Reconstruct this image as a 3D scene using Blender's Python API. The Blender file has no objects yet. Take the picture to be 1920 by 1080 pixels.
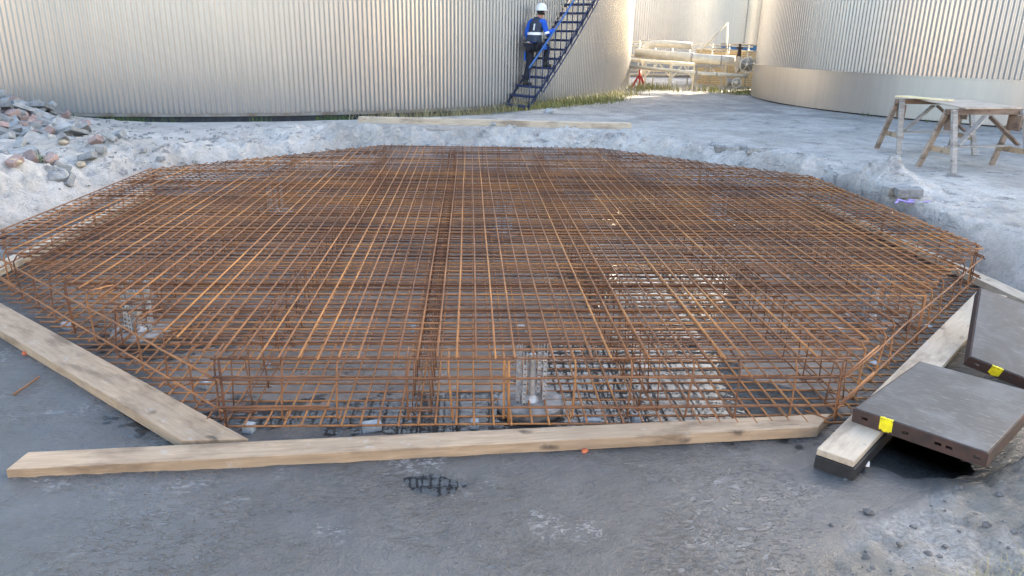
import bpy, math, random
import numpy as np
from mathutils import Vector, Matrix

SC = bpy.context.scene
COL = SC.collection
R_ = random.Random(7)
rad = math.radians

# ------------------------------------------------------------------ camera
CAM_Z = 2.0
FOC, PITCH, YAW, ROLL = 1400.0, .3242, .0607, .0227
fw = np.array([math.sin(YAW)*math.cos(PITCH), math.cos(YAW)*math.cos(PITCH), -math.sin(PITCH)])
rt = np.array([math.cos(YAW), -math.sin(YAW), 0.0]); up = np.cross(rt, fw)
rt2 = math.cos(ROLL)*rt + math.sin(ROLL)*up
up2 = -math.sin(ROLL)*rt + math.cos(ROLL)*up
cd = bpy.data.cameras.new('camera'); cam = bpy.data.objects.new('camera', cd); COL.objects.link(cam)
cd.sensor_width = 36; cd.lens = FOC/1920*36; cd.clip_start = .05; cd.clip_end = 2000
cam.matrix_world = Matrix(((rt2[0], up2[0], -fw[0], 0), (rt2[1], up2[1], -fw[1], 0), (rt2[2], up2[2], -fw[2], CAM_Z), (0, 0, 0, 1)))
SC.camera = cam

# ------------------------------------------------------------------ light
SUN_AZ, SUN_EL = rad(50), rad(15.5)
w = bpy.data.worlds.new("World"); SC.world = w; w.use_nodes = True
nt = w.node_tree; nt.nodes.clear()
sky = nt.nodes.new('ShaderNodeTexSky'); sky.sky_type = 'NISHITA'; sky.sun_disc = False
sky.sun_elevation = SUN_EL; sky.sun_rotation = SUN_AZ; sky.dust_density = 3.5; sky.air_density = 1.0; sky.ozone_density = 1.0
bg = nt.nodes.new('ShaderNodeBackground'); bg.inputs[1].default_value = .15
wo = nt.nodes.new('ShaderNodeOutputWorld')
hs = nt.nodes.new('ShaderNodeHueSaturation'); hs.inputs['Saturation'].default_value = .92   # a veil of thin cloud greys the blue
nt.links.new(sky.outputs[0], hs.inputs['Color']); nt.links.new(hs.outputs[0], bg.inputs[0]); nt.links.new(bg.outputs[0], wo.inputs[0])
sd = bpy.data.lights.new('sun', 'SUN'); sd.energy = 5.0; sd.angle = rad(.5); sd.color = (1, .84, .62)
sun = bpy.data.objects.new('sun', sd); COL.objects.link(sun)
sdir = Vector((math.sin(SUN_AZ)*math.cos(SUN_EL), math.cos(SUN_AZ)*math.cos(SUN_EL), math.sin(SUN_EL)))
sun.rotation_euler = sdir.to_track_quat('Z', 'Y').to_euler(); sun.location = (30, 30, 30)
vs = SC.view_settings; SC.display_settings.display_device = 'sRGB'
vs.view_transform = 'Standard'; vs.look = 'None'; vs.exposure = 2.8; vs.gamma = 1; vs.use_curve_mapping = False
SC.cycles.max_bounces = 8; SC.cycles.transparent_max_bounces = 16
SC.cycles.caustics_reflective = False; SC.cycles.caustics_refractive = False
SC.cycles.use_denoising = True

# ------------------------------------------------------------------ helpers
def ray(px, py):
    return fw + (px-960)/FOC*rt2 - (py-540)/FOC*up2
def at(px, py, z):                       # the point at height z that was measured at this pixel
    d = ray(px, py); p = d*((z-CAM_Z)/d[2]); return Vector((p[0], p[1], z))
def atD(px, py, D):
    d = ray(px, py); p = d*(D/d[1]); return Vector((p[0], p[1], p[2]+CAM_Z))

def link(o, parent=None):
    COL.objects.link(o)
    if parent is not None: o.parent = parent
    return o
def tag(o, label=None, cat=None, group=None, kind=None):
    if label: o['label'] = label
    if cat: o['category'] = cat
    if group: o['group'] = group
    if kind: o['kind'] = kind
    return o
def empty(name, loc=(0, 0, 0), rz=0.0):
    o = bpy.data.objects.new(name, None); o.empty_display_size = .1
    o.location = loc; o.rotation_euler = (0, 0, rz); return link(o)
def copy_tree(o, parent=None):
    c = o.copy(); COL.objects.link(c)
    if parent is not None: c.parent = parent
    for ch in list(o.children): copy_tree(ch, c)
    return c

class MB:
    def __init__(s): s.v = []; s.f = []
    def raw(s, vs, fs):
        n = len(s.v); s.v += [tuple(a) for a in vs]; s.f += [tuple(i+n for i in f) for f in fs]; return s
    def box(s, c, size, M=None):
        hx, hy, hz = size[0]/2, size[1]/2, size[2]/2
        P = [Vector((x, y, z)) for z in (-hz, hz) for x, y in ((-hx, -hy), (hx, -hy), (hx, hy), (-hx, hy))]
        if M is not None: P = [M @ q for q in P]
        c = Vector(c)
        return s.raw([q+c for q in P], [(3, 2, 1, 0), (4, 5, 6, 7), (0, 1, 5, 4), (1, 2, 6, 5), (2, 3, 7, 6), (3, 0, 4, 7)])
    def bar(s, a, b, wd, ht, upv=(0, 0, 1)):      # rectangular bar from a to b
        a, b = Vector(a), Vector(b); d = (b-a); L = d.length; d.normalize()
        u = Vector(upv); x = d.cross(u)
        if x.length < 1e-4: x = d.cross(Vector((0, 1, 0)))
        x.normalize(); u = x.cross(d)
        M = Matrix((d, x, u)).transposed()
        return s.box((a+b)/2, (L, wd, ht), M)
    def tube(s, pts, r, n=6, cap=True):
        pts = [Vector(q) for q in pts]; rings = []
        base = len(s.v); prev = None
        for i, q in enumerate(pts):
            if i == 0: d = pts[1]-q
            elif i == len(pts)-1: d = q-pts[-2]
            else: d = (pts[i+1]-q).normalized()+(q-pts[i-1]).normalized()
            d.normalize()
            if prev is None:
                x = d.cross(Vector((0, 0, 1)))
                if x.length < .05: x = d.cross(Vector((0, 1, 0)))
            else:
                x = prev - d*prev.dot(d)
            x.normalize(); prev = x; y = d.cross(x)
            rr = r[i] if isinstance(r, (list, tuple)) else r
            for k in range(n):
                a = 2*math.pi*k/n; s.v.append(tuple(q + x*(rr*math.cos(a)) + y*(rr*math.sin(a))))
        for i in range(len(pts)-1):
            for k in range(n):
                a = base+i*n+k; b = base+i*n+(k+1) % n
                s.f.append((a, b, b+n, a+n))
        if cap:
            s.f.append(tuple(base+k for k in range(n))[::-1]); s.f.append(tuple(base+(len(pts)-1)*n+k for k in range(n)))
        return s
    def lathe(s, prof, n=24, c=(0, 0, 0), M=None, closed=False):
        base = len(s.v); c = Vector(c)
        for (r, z) in prof:
            for k in range(n):
                a = 2*math.pi*k/n; q = Vector((r*math.cos(a), r*math.sin(a), z))
                if M is not None: q = M @ q
                s.v.append(tuple(q+c))
        m = len(prof)
        for i in range(m-1):
            for k in range(n):
                a = base+i*n+k; b = base+i*n+(k+1) % n
                s.f.append((a, b, b+n, a+n))
        if not closed:
            s.f.append(tuple(base+k for k in range(n))[::-1]); s.f.append(tuple(base+(m-1)*n+k for k in range(n)))
        return s
    def prism(s, poly, z0, z1):
        n = len(poly)
        return s.raw([(x, y, z0) for x, y in poly]+[(x, y, z1) for x, y in poly],
                     [tuple(range(n))[::-1], tuple(range(n, 2*n))]+[(i, (i+1) % n, n+(i+1) % n, n+i) for i in range(n)])
    def build(s, name, m, parent=None, smooth=False, bevel=0, loc=None, rot=None):
        me = bpy.data.meshes.new(name); me.from_pydata(s.v, [], s.f); me.update()
        if smooth: me.polygons.foreach_set('use_smooth', [True]*len(me.polygons))
        if m is not None: me.materials.append(m)
        o = bpy.data.objects.new(name, me); link(o, parent)
        if loc is not None: o.location = loc
        if rot is not None: o.rotation_euler = rot
        if bevel:
            b = o.modifiers.new('bevel', 'BEVEL'); b.width = bevel; b.segments = 2; b.limit_method = 'ANGLE'
        return o

def on_ground(px, py):                   # where the line of sight meets the terrain
    d = ray(px, py); t = np.concatenate([np.linspace(1.5, 16, 1500), np.linspace(16, 40, 800)])/np.dot(d, fw)
    X, Y, Z = d[0]*t, d[1]*t, d[2]*t+CAM_Z
    i = int(np.argmax(Z <= ground_h(X, Y))); return Vector((X[i], Y[i], Z[i]))

# ---- numpy gradient noise
_prm = np.random.RandomState(3).permutation(512)
_prm = np.concatenate([_prm, _prm, _prm])
_ang = np.random.RandomState(5).rand(512)*2*np.pi
def noise(x, y):
    xi = np.floor(x).astype(int); yi = np.floor(y).astype(int); xf = x-xi; yf = y-yi
    u = xf*xf*xf*(xf*(xf*6-15)+10); v = yf*yf*yf*(yf*(yf*6-15)+10)
    def g(ix, iy, dx, dy):
        h = _prm[(_prm[ix & 511] + iy) & 511]; a = _ang[h]
        return np.cos(a)*dx+np.sin(a)*dy
    n00 = g(xi, yi, xf, yf); n10 = g(xi+1, yi, xf-1, yf); n01 = g(xi, yi+1, xf, yf-1); n11 = g(xi+1, yi+1, xf-1, yf-1)
    return (n00*(1-u)+n10*u)*(1-v)+(n01*(1-u)+n11*u)*v
def fbm(x, y, o=4, gain=.5):
    s = 0; a = 1
    for i in range(o):
        s = s+a*noise(x+17.3*i, y+9.1*i); x = x*2.03; y = y*2.03; a *= gain
    return s
def sstep(a, b, x):
    t = np.clip((x-a)/(b-a), 0, 1); return t*t*(3-2*t)

# ------------------------------------------------------------------ materials
def newmat(name):
    m = bpy.data.materials.new(name); m.use_nodes = True
    n = m.node_tree.nodes; n.clear()
    out = n.new('ShaderNodeOutputMaterial'); b = n.new('ShaderNodeBsdfPrincipled')
    m.node_tree.links.new(b.outputs[0], out.inputs[0])
    return m, m.node_tree, b
def nd(t, typ, **kw):
    q = t.nodes.new(typ)
    for k, v in kw.items(): setattr(q, k, v)
    return q
def setv(node, **kw):
    for k, v in kw.items(): node.inputs[k.replace('_', ' ')].default_value = v
    return node
def coords(t, kind='Object', scale=(1, 1, 1), loc=None):
    c = nd(t, 'ShaderNodeTexCoord'); mp = nd(t, 'ShaderNodeMapping'); mp.inputs['Scale'].default_value = scale
    t.links.new(c.outputs[kind], mp.inputs[0])
    if loc is not None: t.links.new(loc, mp.inputs['Location'])
    return mp.outputs[0]
def tnoise(t, vec, scale, detail=4, rough=.55, dist=0):
    n = nd(t, 'ShaderNodeTexNoise'); setv(n, Scale=scale, Detail=detail, Roughness=rough, Distortion=dist)
    t.links.new(vec, n.inputs['Vector']); return n.outputs['Fac']
def ramp(t, fac, stops):
    r = nd(t, 'ShaderNodeValToRGB'); e = r.color_ramp.elements
    while len(e) < len(stops): e.new(.5)
    for i, (p, c) in enumerate(stops):
        e[i].position = p; e[i].color = (c if isinstance(c, tuple) else (c, c, c)) + (1,)
    t.links.new(fac, r.inputs[0]); return r.outputs[0]
def mix(t, fac, a, b, mode='MIX'):
    m = nd(t, 'ShaderNodeMix'); m.data_type = 'RGBA'; m.blend_type = mode
    for sock, v in ((m.inputs[0], fac), (m.inputs[6], a), (m.inputs[7], b)):
        if hasattr(v, 'is_linked'): t.links.new(v, sock)
        elif isinstance(v, tuple): sock.default_value = v+(1,)
        else: sock.default_value = v
    return m.outputs[2]
def math_(t, op, a, b=None):
    m = nd(t, 'ShaderNodeMath'); m.operation = op
    for i, v in enumerate((a, b)):
        if v is None: continue
        if hasattr(v, 'is_linked'): t.links.new(v, m.inputs[i])
        else: m.inputs[i].default_value = v
    return m.outputs[0]
def bump(t, b, h, strength=.3, dist=.01):
    q = nd(t, 'ShaderNodeBump'); setv(q, Strength=strength, Distance=dist)
    t.links.new(h, q.inputs['Height']); t.links.new(q.outputs[0], b.inputs['Normal'])
def simple(name, c1, c2=None, rough=.6, metal=0, scale=8, bumps=.15, bd=.005, stretch=(1, 1, 1), rnd=0.0, detail=5):
    m, t, b = newmat(name)
    c2 = c2 or tuple(v*.75 for v in c1)
    v = coords(t, 'Object', stretch)
    f = tnoise(t, v, scale, detail)
    c = ramp(t, f, [(.35, c2), (.65, c1)])
    if rnd:
        oi = nd(t, 'ShaderNodeObjectInfo'); k = math_(t, 'MULTIPLY_ADD', oi.outputs['Random'], rnd); k.node.inputs[2].default_value = 1-rnd/2
        cc = nd(t, 'ShaderNodeCombineColor'); [t.links.new(k, cc.inputs[i]) for i in range(3)]
        c = mix(t, 1.0, c, cc.outputs[0], 'MULTIPLY')
    t.links.new(c, b.inputs['Base Color']); setv(b, Roughness=rough, Metallic=metal); b.inputs['Specular IOR Level'].default_value = .3
    if bumps: bump(t, b, tnoise(t, v, scale*4, 4), bumps, bd)
    return m

def mat_rebar():
    m, t, b = newmat('rust')
    v = coords(t, 'Object')
    oi = nd(t, 'ShaderNodeObjectInfo')
    n1 = tnoise(t, v, 1.7, 3); n2 = tnoise(t, v, 26, 4)
    a = math_(t, 'ADD', math_(t, 'MULTIPLY', n1, .75), math_(t, 'MULTIPLY', n2, .35))
    a = math_(t, 'ADD', a, math_(t, 'MULTIPLY', math_(t, 'SUBTRACT', oi.outputs['Random'], .5), .32))
    c = ramp(t, a, [(.26, (.070, .038, .030)), (.42, (.15, .078, .048)), (.6, (.235, .120, .064)), (.8, (.38, .19, .076))])
    t.links.new(c, b.inputs['Base Color']); setv(b, Roughness=.78); b.inputs['Specular IOR Level'].default_value = .18
    bump(t, b, tnoise(t, v, 160, 2), .3, .002)
    return m
M_RUST = mat_rebar()

def mat_wood(name, c_lo, c_hi, stain=(.06, .045, .035), st=.5):
    m, t, b = newmat(name)
    oi = nd(t, 'ShaderNodeObjectInfo')
    cc = nd(t, 'ShaderNodeCombineXYZ'); [t.links.new(math_(t, 'MULTIPLY', oi.outputs['Random'], 37), cc.inputs[i]) for i in range(3)]
    v = coords(t, 'Object', (1.2, 14, 14), cc.outputs[0]); v1 = coords(t, 'Object', (1, 1, 1), cc.outputs[0])
    grain = tnoise(t, v, 4, 6, .6, .6)
    big = tnoise(t, v1, 1.6, 5, .6)
    c = ramp(t, grain, [(.3, c_lo), (.7, c_hi)])
    c = mix(t, ramp(t, big, [(.45, 0.0), (.75, .55)]), c, (c_lo[0]*.8, c_lo[1]*.85, c_lo[2]*.95))
    vo = nd(t, 'ShaderNodeTexVoronoi'); setv(vo, Scale=2.6); mp = coords(t, 'Object', (1.0, 2.2, 2.2), cc.outputs[0])
    w_ = nd(t, 'ShaderNodeVectorMath'); w_.operation = 'ADD'; t.links.new(mp, w_.inputs[0])
    nn = nd(t, 'ShaderNodeTexNoise'); setv(nn, Scale=7.0); t.links.new(v1, nn.inputs['Vector']); sc = nd(t, 'ShaderNodeVectorMath'); sc.operation = 'SCALE'; sc.inputs['Scale'].default_value = .22
    t.links.new(nn.outputs['Color'], sc.inputs[0]); t.links.new(sc.outputs[0], w_.inputs[1]); t.links.new(w_.outputs[0], vo.inputs['Vector'])
    knots = ramp(t, vo.outputs['Distance'], [(.05, 1.0), (.16, 0.0)])
    c = mix(t, math_(t, 'MULTIPLY', knots, min(1, st*1.7)), c, stain)
    sp = ramp(t, tnoise(t, v1, 18, 5, .7), [(.62, 0.0), (.78, .6)])
    c = mix(t, sp, c, (c_lo[0]*.45, c_lo[1]*.45, c_lo[2]*.45))
    spl = ramp(t, tnoise(t, v1, 9, 6, .75), [(.60, 0.0), (.68, .55)])
    c = mix(t, spl, c, (.42, .42, .42))
    c = mix(t, ramp(t, tnoise(t, coords(t, 'Object', (1, 3, 3), cc.outputs[0]), 2.6, 4, .6), [(.50, 0.0), (.66, .75)]), c, (c_lo[0]*.5, c_lo[1]*.47, c_lo[2]*.47))
    t.links.new(c, b.inputs['Base Color']); setv(b, Roughness=.75)
    bump(t, b, grain, .25, .004)
    return m
M_WOOD = mat_wood('timber', (.28, .205, .135), (.45, .345, .24))
M_WOODG = mat_wood('grey_timber', (.27, .25, .23), (.42, .39, .36))
M_WOODB = mat_wood('brown_timber', (.17, .115, .085), (.27, .19, .14))
M_WOODK = mat_wood('weathered_timber', (.25, .20, .16), (.38, .31, .25))
M_WOODP = mat_wood('pale_timber', (.40, .335, .255), (.53, .455, .355), st=.4)
M_PLY = mat_wood('plywood', (.42, .34, .26), (.55, .46, .37), st=.15)
M_PLYSUN = mat_wood('sunlit_plywood', (.70, .58, .34), (.80, .69, .44), st=.1)  # sunlight on the offcut painted in as bright yellow

def mat_metal(name, c1, c2, rough=.4, metal=.85, streak=.3, marks=0.0):
    m, t, b = newmat(name)
    v = coords(t, 'Object'); vs_ = coords(t, 'Object', (3, 3, .12))
    s = tnoise(t, vs_, 2.4, 6, .65); n = tnoise(t, v, 1.1, 2)
    c = mix(t, ramp(t, s, [(.35, 0.0), (.7, 1.0)]), c2, c1)
    c = mix(t, math_(t, 'MULTIPLY', ramp(t, n, [(.4, 0.0), (.7, 1.0)]), streak), c, tuple(x*.7 for x in c2))
    if marks:
        mk = ramp(t, tnoise(t, coords(t, 'Object', (14, 14, 2.0)), 1.6, 5, .7), [(.66, 0.0), (.72, 1.0)])
        zone = ramp(t, tnoise(t, v, .33, 2), [(.52, 0.0), (.62, 1.0)])
        c = mix(t, math_(t, 'MULTIPLY', math_(t, 'MULTIPLY', mk, zone), marks), c, (.85, .85, .85))
    t.links.new(c, b.inputs['Base Color']); setv(b, Metallic=metal)
    setv(b, Roughness=rough)
    return m
M_ALU = mat_metal('corrugated_aluminium', (.385, .385, .39), (.345, .347, .355), .27, .70, .08, .3)
M_ADDEDSHELL = mat_metal('warm_reflector_shell', (.53, .43, .33), (.46, .37, .28), .6, 0, .2)  # cream chosen for the warm light the added tank throws back
M_ALU2 = mat_metal('smooth_aluminium', (.45, .425, .40), (.40, .38, .36), .36, .7, .05)
M_GALV = simple('galvanised', (.48, .50, .53), (.33, .35, .38), .5, .6, 30, .2, .001)
M_BLUE = simple('blue_paint', (.030, .045, .11), (.018, .028, .07), .5, 0, 20, .1, .001)
M_BLUEL = simple('light_blue_paint', (.07, .17, .42), (.05, .12, .32), .4, 0, 20, .1, .001)
M_CREAM = simple('pale_pipe_cladding', (.72, .68, .58), (.60, .56, .47), .5, .15, 6, .1, .002)
M_STEELG = simple('grey_steel', (.45, .42, .37), (.30, .28, .25), .6, .3, 9, .1, .002)
M_DARK = simple('dark_base', (.045, .05, .06), (.025, .028, .035), .8, 0, 9, .3, .004)
M_RUSTYBAND = simple('base_band', (.30, .31, .31), (.20, .16, .13), .7, .2, 3, .2, .002)
M_CONC = simple('concrete', (.40, .41, .42), (.27, .28, .29), .85, 0, 14, .3, .004)
M_DISC = simple('pile_concrete', (.27, .265, .26), (.14, .14, .14), .85, 0, 11, .5, .01)
M_PEB = simple('pebble', (.15, .15, .15), (.09, .09, .09), .8, 0, 25, .3, .003)
M_BLOCK = simple('spacer_concrete', (.36, .40, .44), (.24, .27, .30), .8, 0, 25, .25, .003, rnd=.4)
M_BRICKG = simple('grey_brick', (.29, .30, .305), (.19, .20, .205), .9, 0, 16, .35, .004, rnd=.5)
M_BRICKP = simple('pink_brick', (.31, .23, .215), (.22, .17, .16), .9, 0, 16, .35, .004, rnd=.45)
M_BRICKY = simple('yellow_stone', (.42, .36, .27), (.30, .25, .19), .9, 0, 16, .35, .004, rnd=.3)
M_BRICKO = simple('orange_brick', (.50, .15, .07), (.36, .10, .05), .9, 0, 25, .3, .002)
M_RED = simple('red_paint', (.55, .06, .05), (.4, .04, .035), .5, 0, 15, .1, .002)
M_RUBBER = simple('black_rubber', (.03, .03, .032), (.02, .02, .022), .6, 0, 20, .2, .002)
M_PURPLE = simple('purple_strap', (.42, .32, .75), (.32, .24, .62), .6, 0, 20, .1, .002)
M_WHITE = simple('white_plastic', (.78, .78, .76), (.7, .7, .68), .35, 0, 15, .05, .001)

def mat_panelface():
    m, t, b = newmat('formwork_face')
    v = coords(t, 'Object'); n = tnoise(t, v, 3.2, 7, .65, .5); f = tnoise(t, coords(t, 'Object', (3, 22, 3)), 3, 5, .7)
    c = ramp(t, n, [(.32, (.03, .033, .037)), (.46, (.055, .059, .064)), (.54, (.085, .09, .096)), (.7, (.14, .147, .155))])
    c = mix(t, ramp(t, f, [(.56, 0.0), (.70, .6)]), c, (.24, .24, .24))
    t.links.new(c, b.inputs['Base Color'])
    r = ramp(t, n, [(.35, .38), (.7, .7)]); t.links.new(r, b.inputs['Roughness']); b.inputs['Specular IOR Level'].default_value = .25
    bump(t, b, f, .15, .002); return m
M_PFACE = mat_panelface()
M_PFRAME = simple('formwork_frame', (.075, .045, .038), (.04, .032, .03), .7, .1, 12, .25, .003)
M_YELLOW = simple('yellow_paint', (.78, .70, .02), (.6, .52, .02), .5, 0, 30, .1, .001)

# ------------------------------------------------------------------ ground
GZ = .45
PIT = np.array([(.55, -4), (.75, 1.6), (1.15, 2.25), (1.75, 2.7), (2.3, 2.95), (2.95, 3.15), (3.7, 3.75), (4.62, 5.0), (4.54, 9.5), (2.85, 11.55),
                (-1.9, 11.75), (-4.05, 9.8), (-4.55, 8.0), (-5.3, 6.4), (-7, 5.9), (-14, 5.9), (-14, -4)], float)
def pit_dist(x, y):                      # distance outside the pit floor (negative inside)
    d = np.full(x.shape, 1e9); ins = np.zeros(x.shape, bool); n = len(PIT)
    for i in range(n):
        a = PIT[i]; b = PIT[(i+1) % n]; e = b-a
        t = np.clip(((x-a[0])*e[0]+(y-a[1])*e[1])/(e@e), 0, 1)
        d = np.minimum(d, np.hypot(x-a[0]-t*e[0], y-a[1]-t*e[1]))
        c = ((a[1] > y) != (b[1] > y)) & (x < (b[0]-a[0])*(y-a[1])/(b[1]-a[1]+1e-12)+a[0]); ins ^= c
    return np.where(ins, -d, d)
def gauss(x, y, cx, cy, sx, sy, rot=0):
    dx, dy = x-cx, y-cy; c, s = math.cos(rot), math.sin(rot)
    u, v = dx*c+dy*s, -dx*s+dy*c
    return np.exp(-.5*((u/sx)**2+(v/sy)**2))
MOUNDS = [(-7.0, 12.2, .9, .8, .12), (-8.6, 12.6, 1.2, 1.1, .26), (-5.8, 10.4, .6, .5, .08), (-5.35, 8.6, .5, .45, .17), (-4.75, 10.6, .4, .35, .10), (2.75, 2.45, .4, .3, .10), (3.0, 3.15, .22, .25, .15), (2.75, 3.05, .15, .15, .08),
          (-2.6, 12.45, .8, .3, .12), (-1.2, 12.35, .5, .25, .10), (.55, 12.35, .45, .22, .13), (1.7, 12.3, .5, .22, .12), (2.7, 12.2, .3, .2, .11),
          (3.1, 11.85, .3, .2, .08), (4.90, 8.50, .24, .32, .19), (5.02, 8.62, .18, .2, .08), (4.5, 9.95, .3, .3, .10), (4.2, 10.6, .2, .2, .07)]
def ground_h(x, y):
    x = np.asarray(x, float); y = np.asarray(y, float)
    rs_ = sstep(6.0, 6.9, y)*sstep(3.4, 4.2, x)*sstep(9.9, 9.2, y)      # the straight steep side of the pit
    d = pit_dist(x, y) + .10*fbm(x*1.3, y*1.3, 3)*sstep(3.2, 4.5, y)*(1-.85*rs_)
    wd = .42 + 1.5*sstep(5.6, 3.2, y)*(x > 0) + .5*sstep(-3.6, -4.6, x)*sstep(11, 9, y)
    wd = wd-.32*rs_
    s = np.clip(d/wd, 0, 1)
    rise = np.where(y < 5, s*s*(3-2*s), 1-(1-s)**1.7)
    lump = .75*fbm(x*2.1+3, y*2.1, 4, .55)-.75*np.abs(fbm(x*3.3+8, y*3.3, 4, .6))+.12
    near = sstep(2.2, .3, d)*(d > 0)
    h = GZ*rise*(1-.35*sstep(5.0, 2.5, y)) + near*lump*.15*np.clip(s*2, 0, 1)*(1-.7*sstep(5, 3.5, y))*(1-.9*sstep(12.45, 12.9, y))*(1-.75*sstep(3.2, 4.0, x))*(1-.5*sstep(-4.3, -5.5, x))
    h = h + (d > 0)*.012*fbm(x*.7, y*.7, 3)*sstep(1, 3, d)
    for cx, cy, sx, sy, a in MOUNDS:
        g = gauss(x, y, cx, cy, sx, sy)
        h = h + a*g*(1+.55*fbm(x*3.1, y*3.1, 4, .6)) + .05*g*fbm(x*9, y*9, 3)
    # the yard dips to the foot of the big tank
    h = h - .17*sstep(15.2, 14.1, np.hypot(x+8.06, y-28.51))*sstep(2.5, -.5, x)
    md = sstep(.15, .5, d)*sstep(4.6, 3.4, y)*(x > 0)
    h = h + md*(.05*fbm(x*3.2, y*3.2, 4, .6)+.03*np.abs(fbm(x*9, y*9, 4, .6)))
    # pit floor
    fl = .007*fbm(x*.9, y*.9, 3) + .006*fbm(x*2.7+4, y*2.7, 3) + .006*fbm(x*9, y*9, 4, .65)
    fl = fl + .0125 + .006*sstep(3.35, 2.7, y) + .006*sstep(8, 10.5, y) + .012*sstep(.25, -.15, (x+1.75)*.75+(y-3.3))
    for cx, cy, sx, sy, a in ((.3, 3.72, 1.6, .24, .021), (-.13, 3.02, .12, .08, .02), (-.42, 3.09, .26, .08, .014), (1.05, 4.25, .5, .35, .027), (2.3, 3.2, .25, .15, .022), (2.1, 3.6, .3, .25, .004),
                              (2.45, 8.6, .8, .5, .030), (1.6, 6.1, .7, .5, .025), (-2.1, 4.75, .6, .3, .014), (-.9, 5.4, .8, .5, .01), (1.5, 4.9, .5, .3, .010)):
        fl = fl - a*gauss(x, y, cx, cy, sx, sy)
    t = sstep(-.05, .05, d)
    return fl*(1-t)+h*t + t*(.024*fbm(x*11, y*11, 4, .65)*near)
def gz(x, y): return float(ground_h(np.array([x]), np.array([y]))[0])

def axis(segs):
    out = []
    for a, b, st in segs: out += list(np.arange(a, b-1e-6, st))
    return np.array(out+[segs[-1][1]])
def grid_mesh(name, X, Y, Z, keep=None):
    nx, ny = len(X), len(Y)
    gx, gy = np.meshgrid(X, Y); co = np.stack([gx, gy, Z], -1).reshape(-1, 3)
    i = np.arange(nx*ny).reshape(ny, nx)
    q = np.stack([i[:-1, :-1], i[:-1, 1:], i[1:, 1:], i[1:, :-1]], -1)
    if keep is not None:
        q = q[keep].reshape(-1, 4); used = np.unique(q); rem = np.full(nx*ny, -1); rem[used] = np.arange(len(used)); q = rem[q]; co = co[used]
    q = q.reshape(-1, 4)
    me = bpy.data.meshes.new(name); me.vertices.add(len(co)); me.vertices.foreach_set('co', co.ravel())
    me.loops.add(q.size); me.loops.foreach_set('vertex_index', q.ravel().astype(np.int32))
    me.polygons.add(len(q)); me.polygons.foreach_set('loop_start', np.arange(0, q.size, 4, dtype=np.int32))
    me.polygons.foreach_set('use_smooth', np.ones(len(q), bool))
    me.update(calc_edges=True); me.validate()
    return me, gx, gy
GXa = axis([(-400, -60, 40), (-60, -20, 4), (-20, -8, .35), (-8, -5.4, .06), (-5.4, 6.4, .035), (6.4, 9, .08), (9, 20, .4), (20, 60, 4), (60, 400, 40)])
GYa = axis([(-300, -40, 40), (-40, -6, 3), (-6, 1.4, .3), (1.4, 4.4, .025), (4.4, 13.6, .04), (13.6, 20, .12), (20, 36, .5), (36, 100, 5), (100, 700, 60)])
gxx, gyy = np.meshgrid(GXa, GYa)
GH = ground_h(gxx, gyy)
me, gx, gy = grid_mesh('ground', GXa, GYa, GH)
GD = pit_dist(gx, gy)
def attr(me, name, arr):
    a = me.attributes.new(name, 'FLOAT', 'POINT'); a.data.foreach_set('value', arr.ravel().astype(np.float32))
attr(me, 'pitside', sstep(-.04, .10, GD+.05*fbm(gx*2, gy*2, 3)))
# loose sand: the excavation spoil round the pit, thinning out over the paving
nz = fbm(gx*.35+2, gy*.35, 4); nz2 = fbm(gx*1.2, gy*1.2, 4)
sand = sstep(3.6, 1.6, GD+1.6*nz) ; sand = np.maximum(sand, .82*sstep(-.25, .2, nz2+.5*nz+.45*sstep(7, 2, GD)-.25*sstep(5, 9, GD)))
attr(me, 'sand', np.clip(sand, 0, 1))
uu, vv = np.abs(gx-.36), np.abs(gy-7.46); octd = np.maximum(np.maximum(uu, vv), (uu+vv)/1.4142)-3.93
attr(me, 'silt_lightened', sstep(.15, -.35, octd+.25*fbm(gx*1.7, gy*1.7, 4)))
attr(me, 'wetrim', sstep(.0085, .001, GH+.002*fbm(gx*5, gy*5, 3))*(GD < 0))
attr(me, 'mud', sstep(5.2, 3.8, gy+.6*nz2)*(gx > 0))
ground = link(bpy.data.objects.new('ground', me)); tag(ground, kind='structure')

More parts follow.
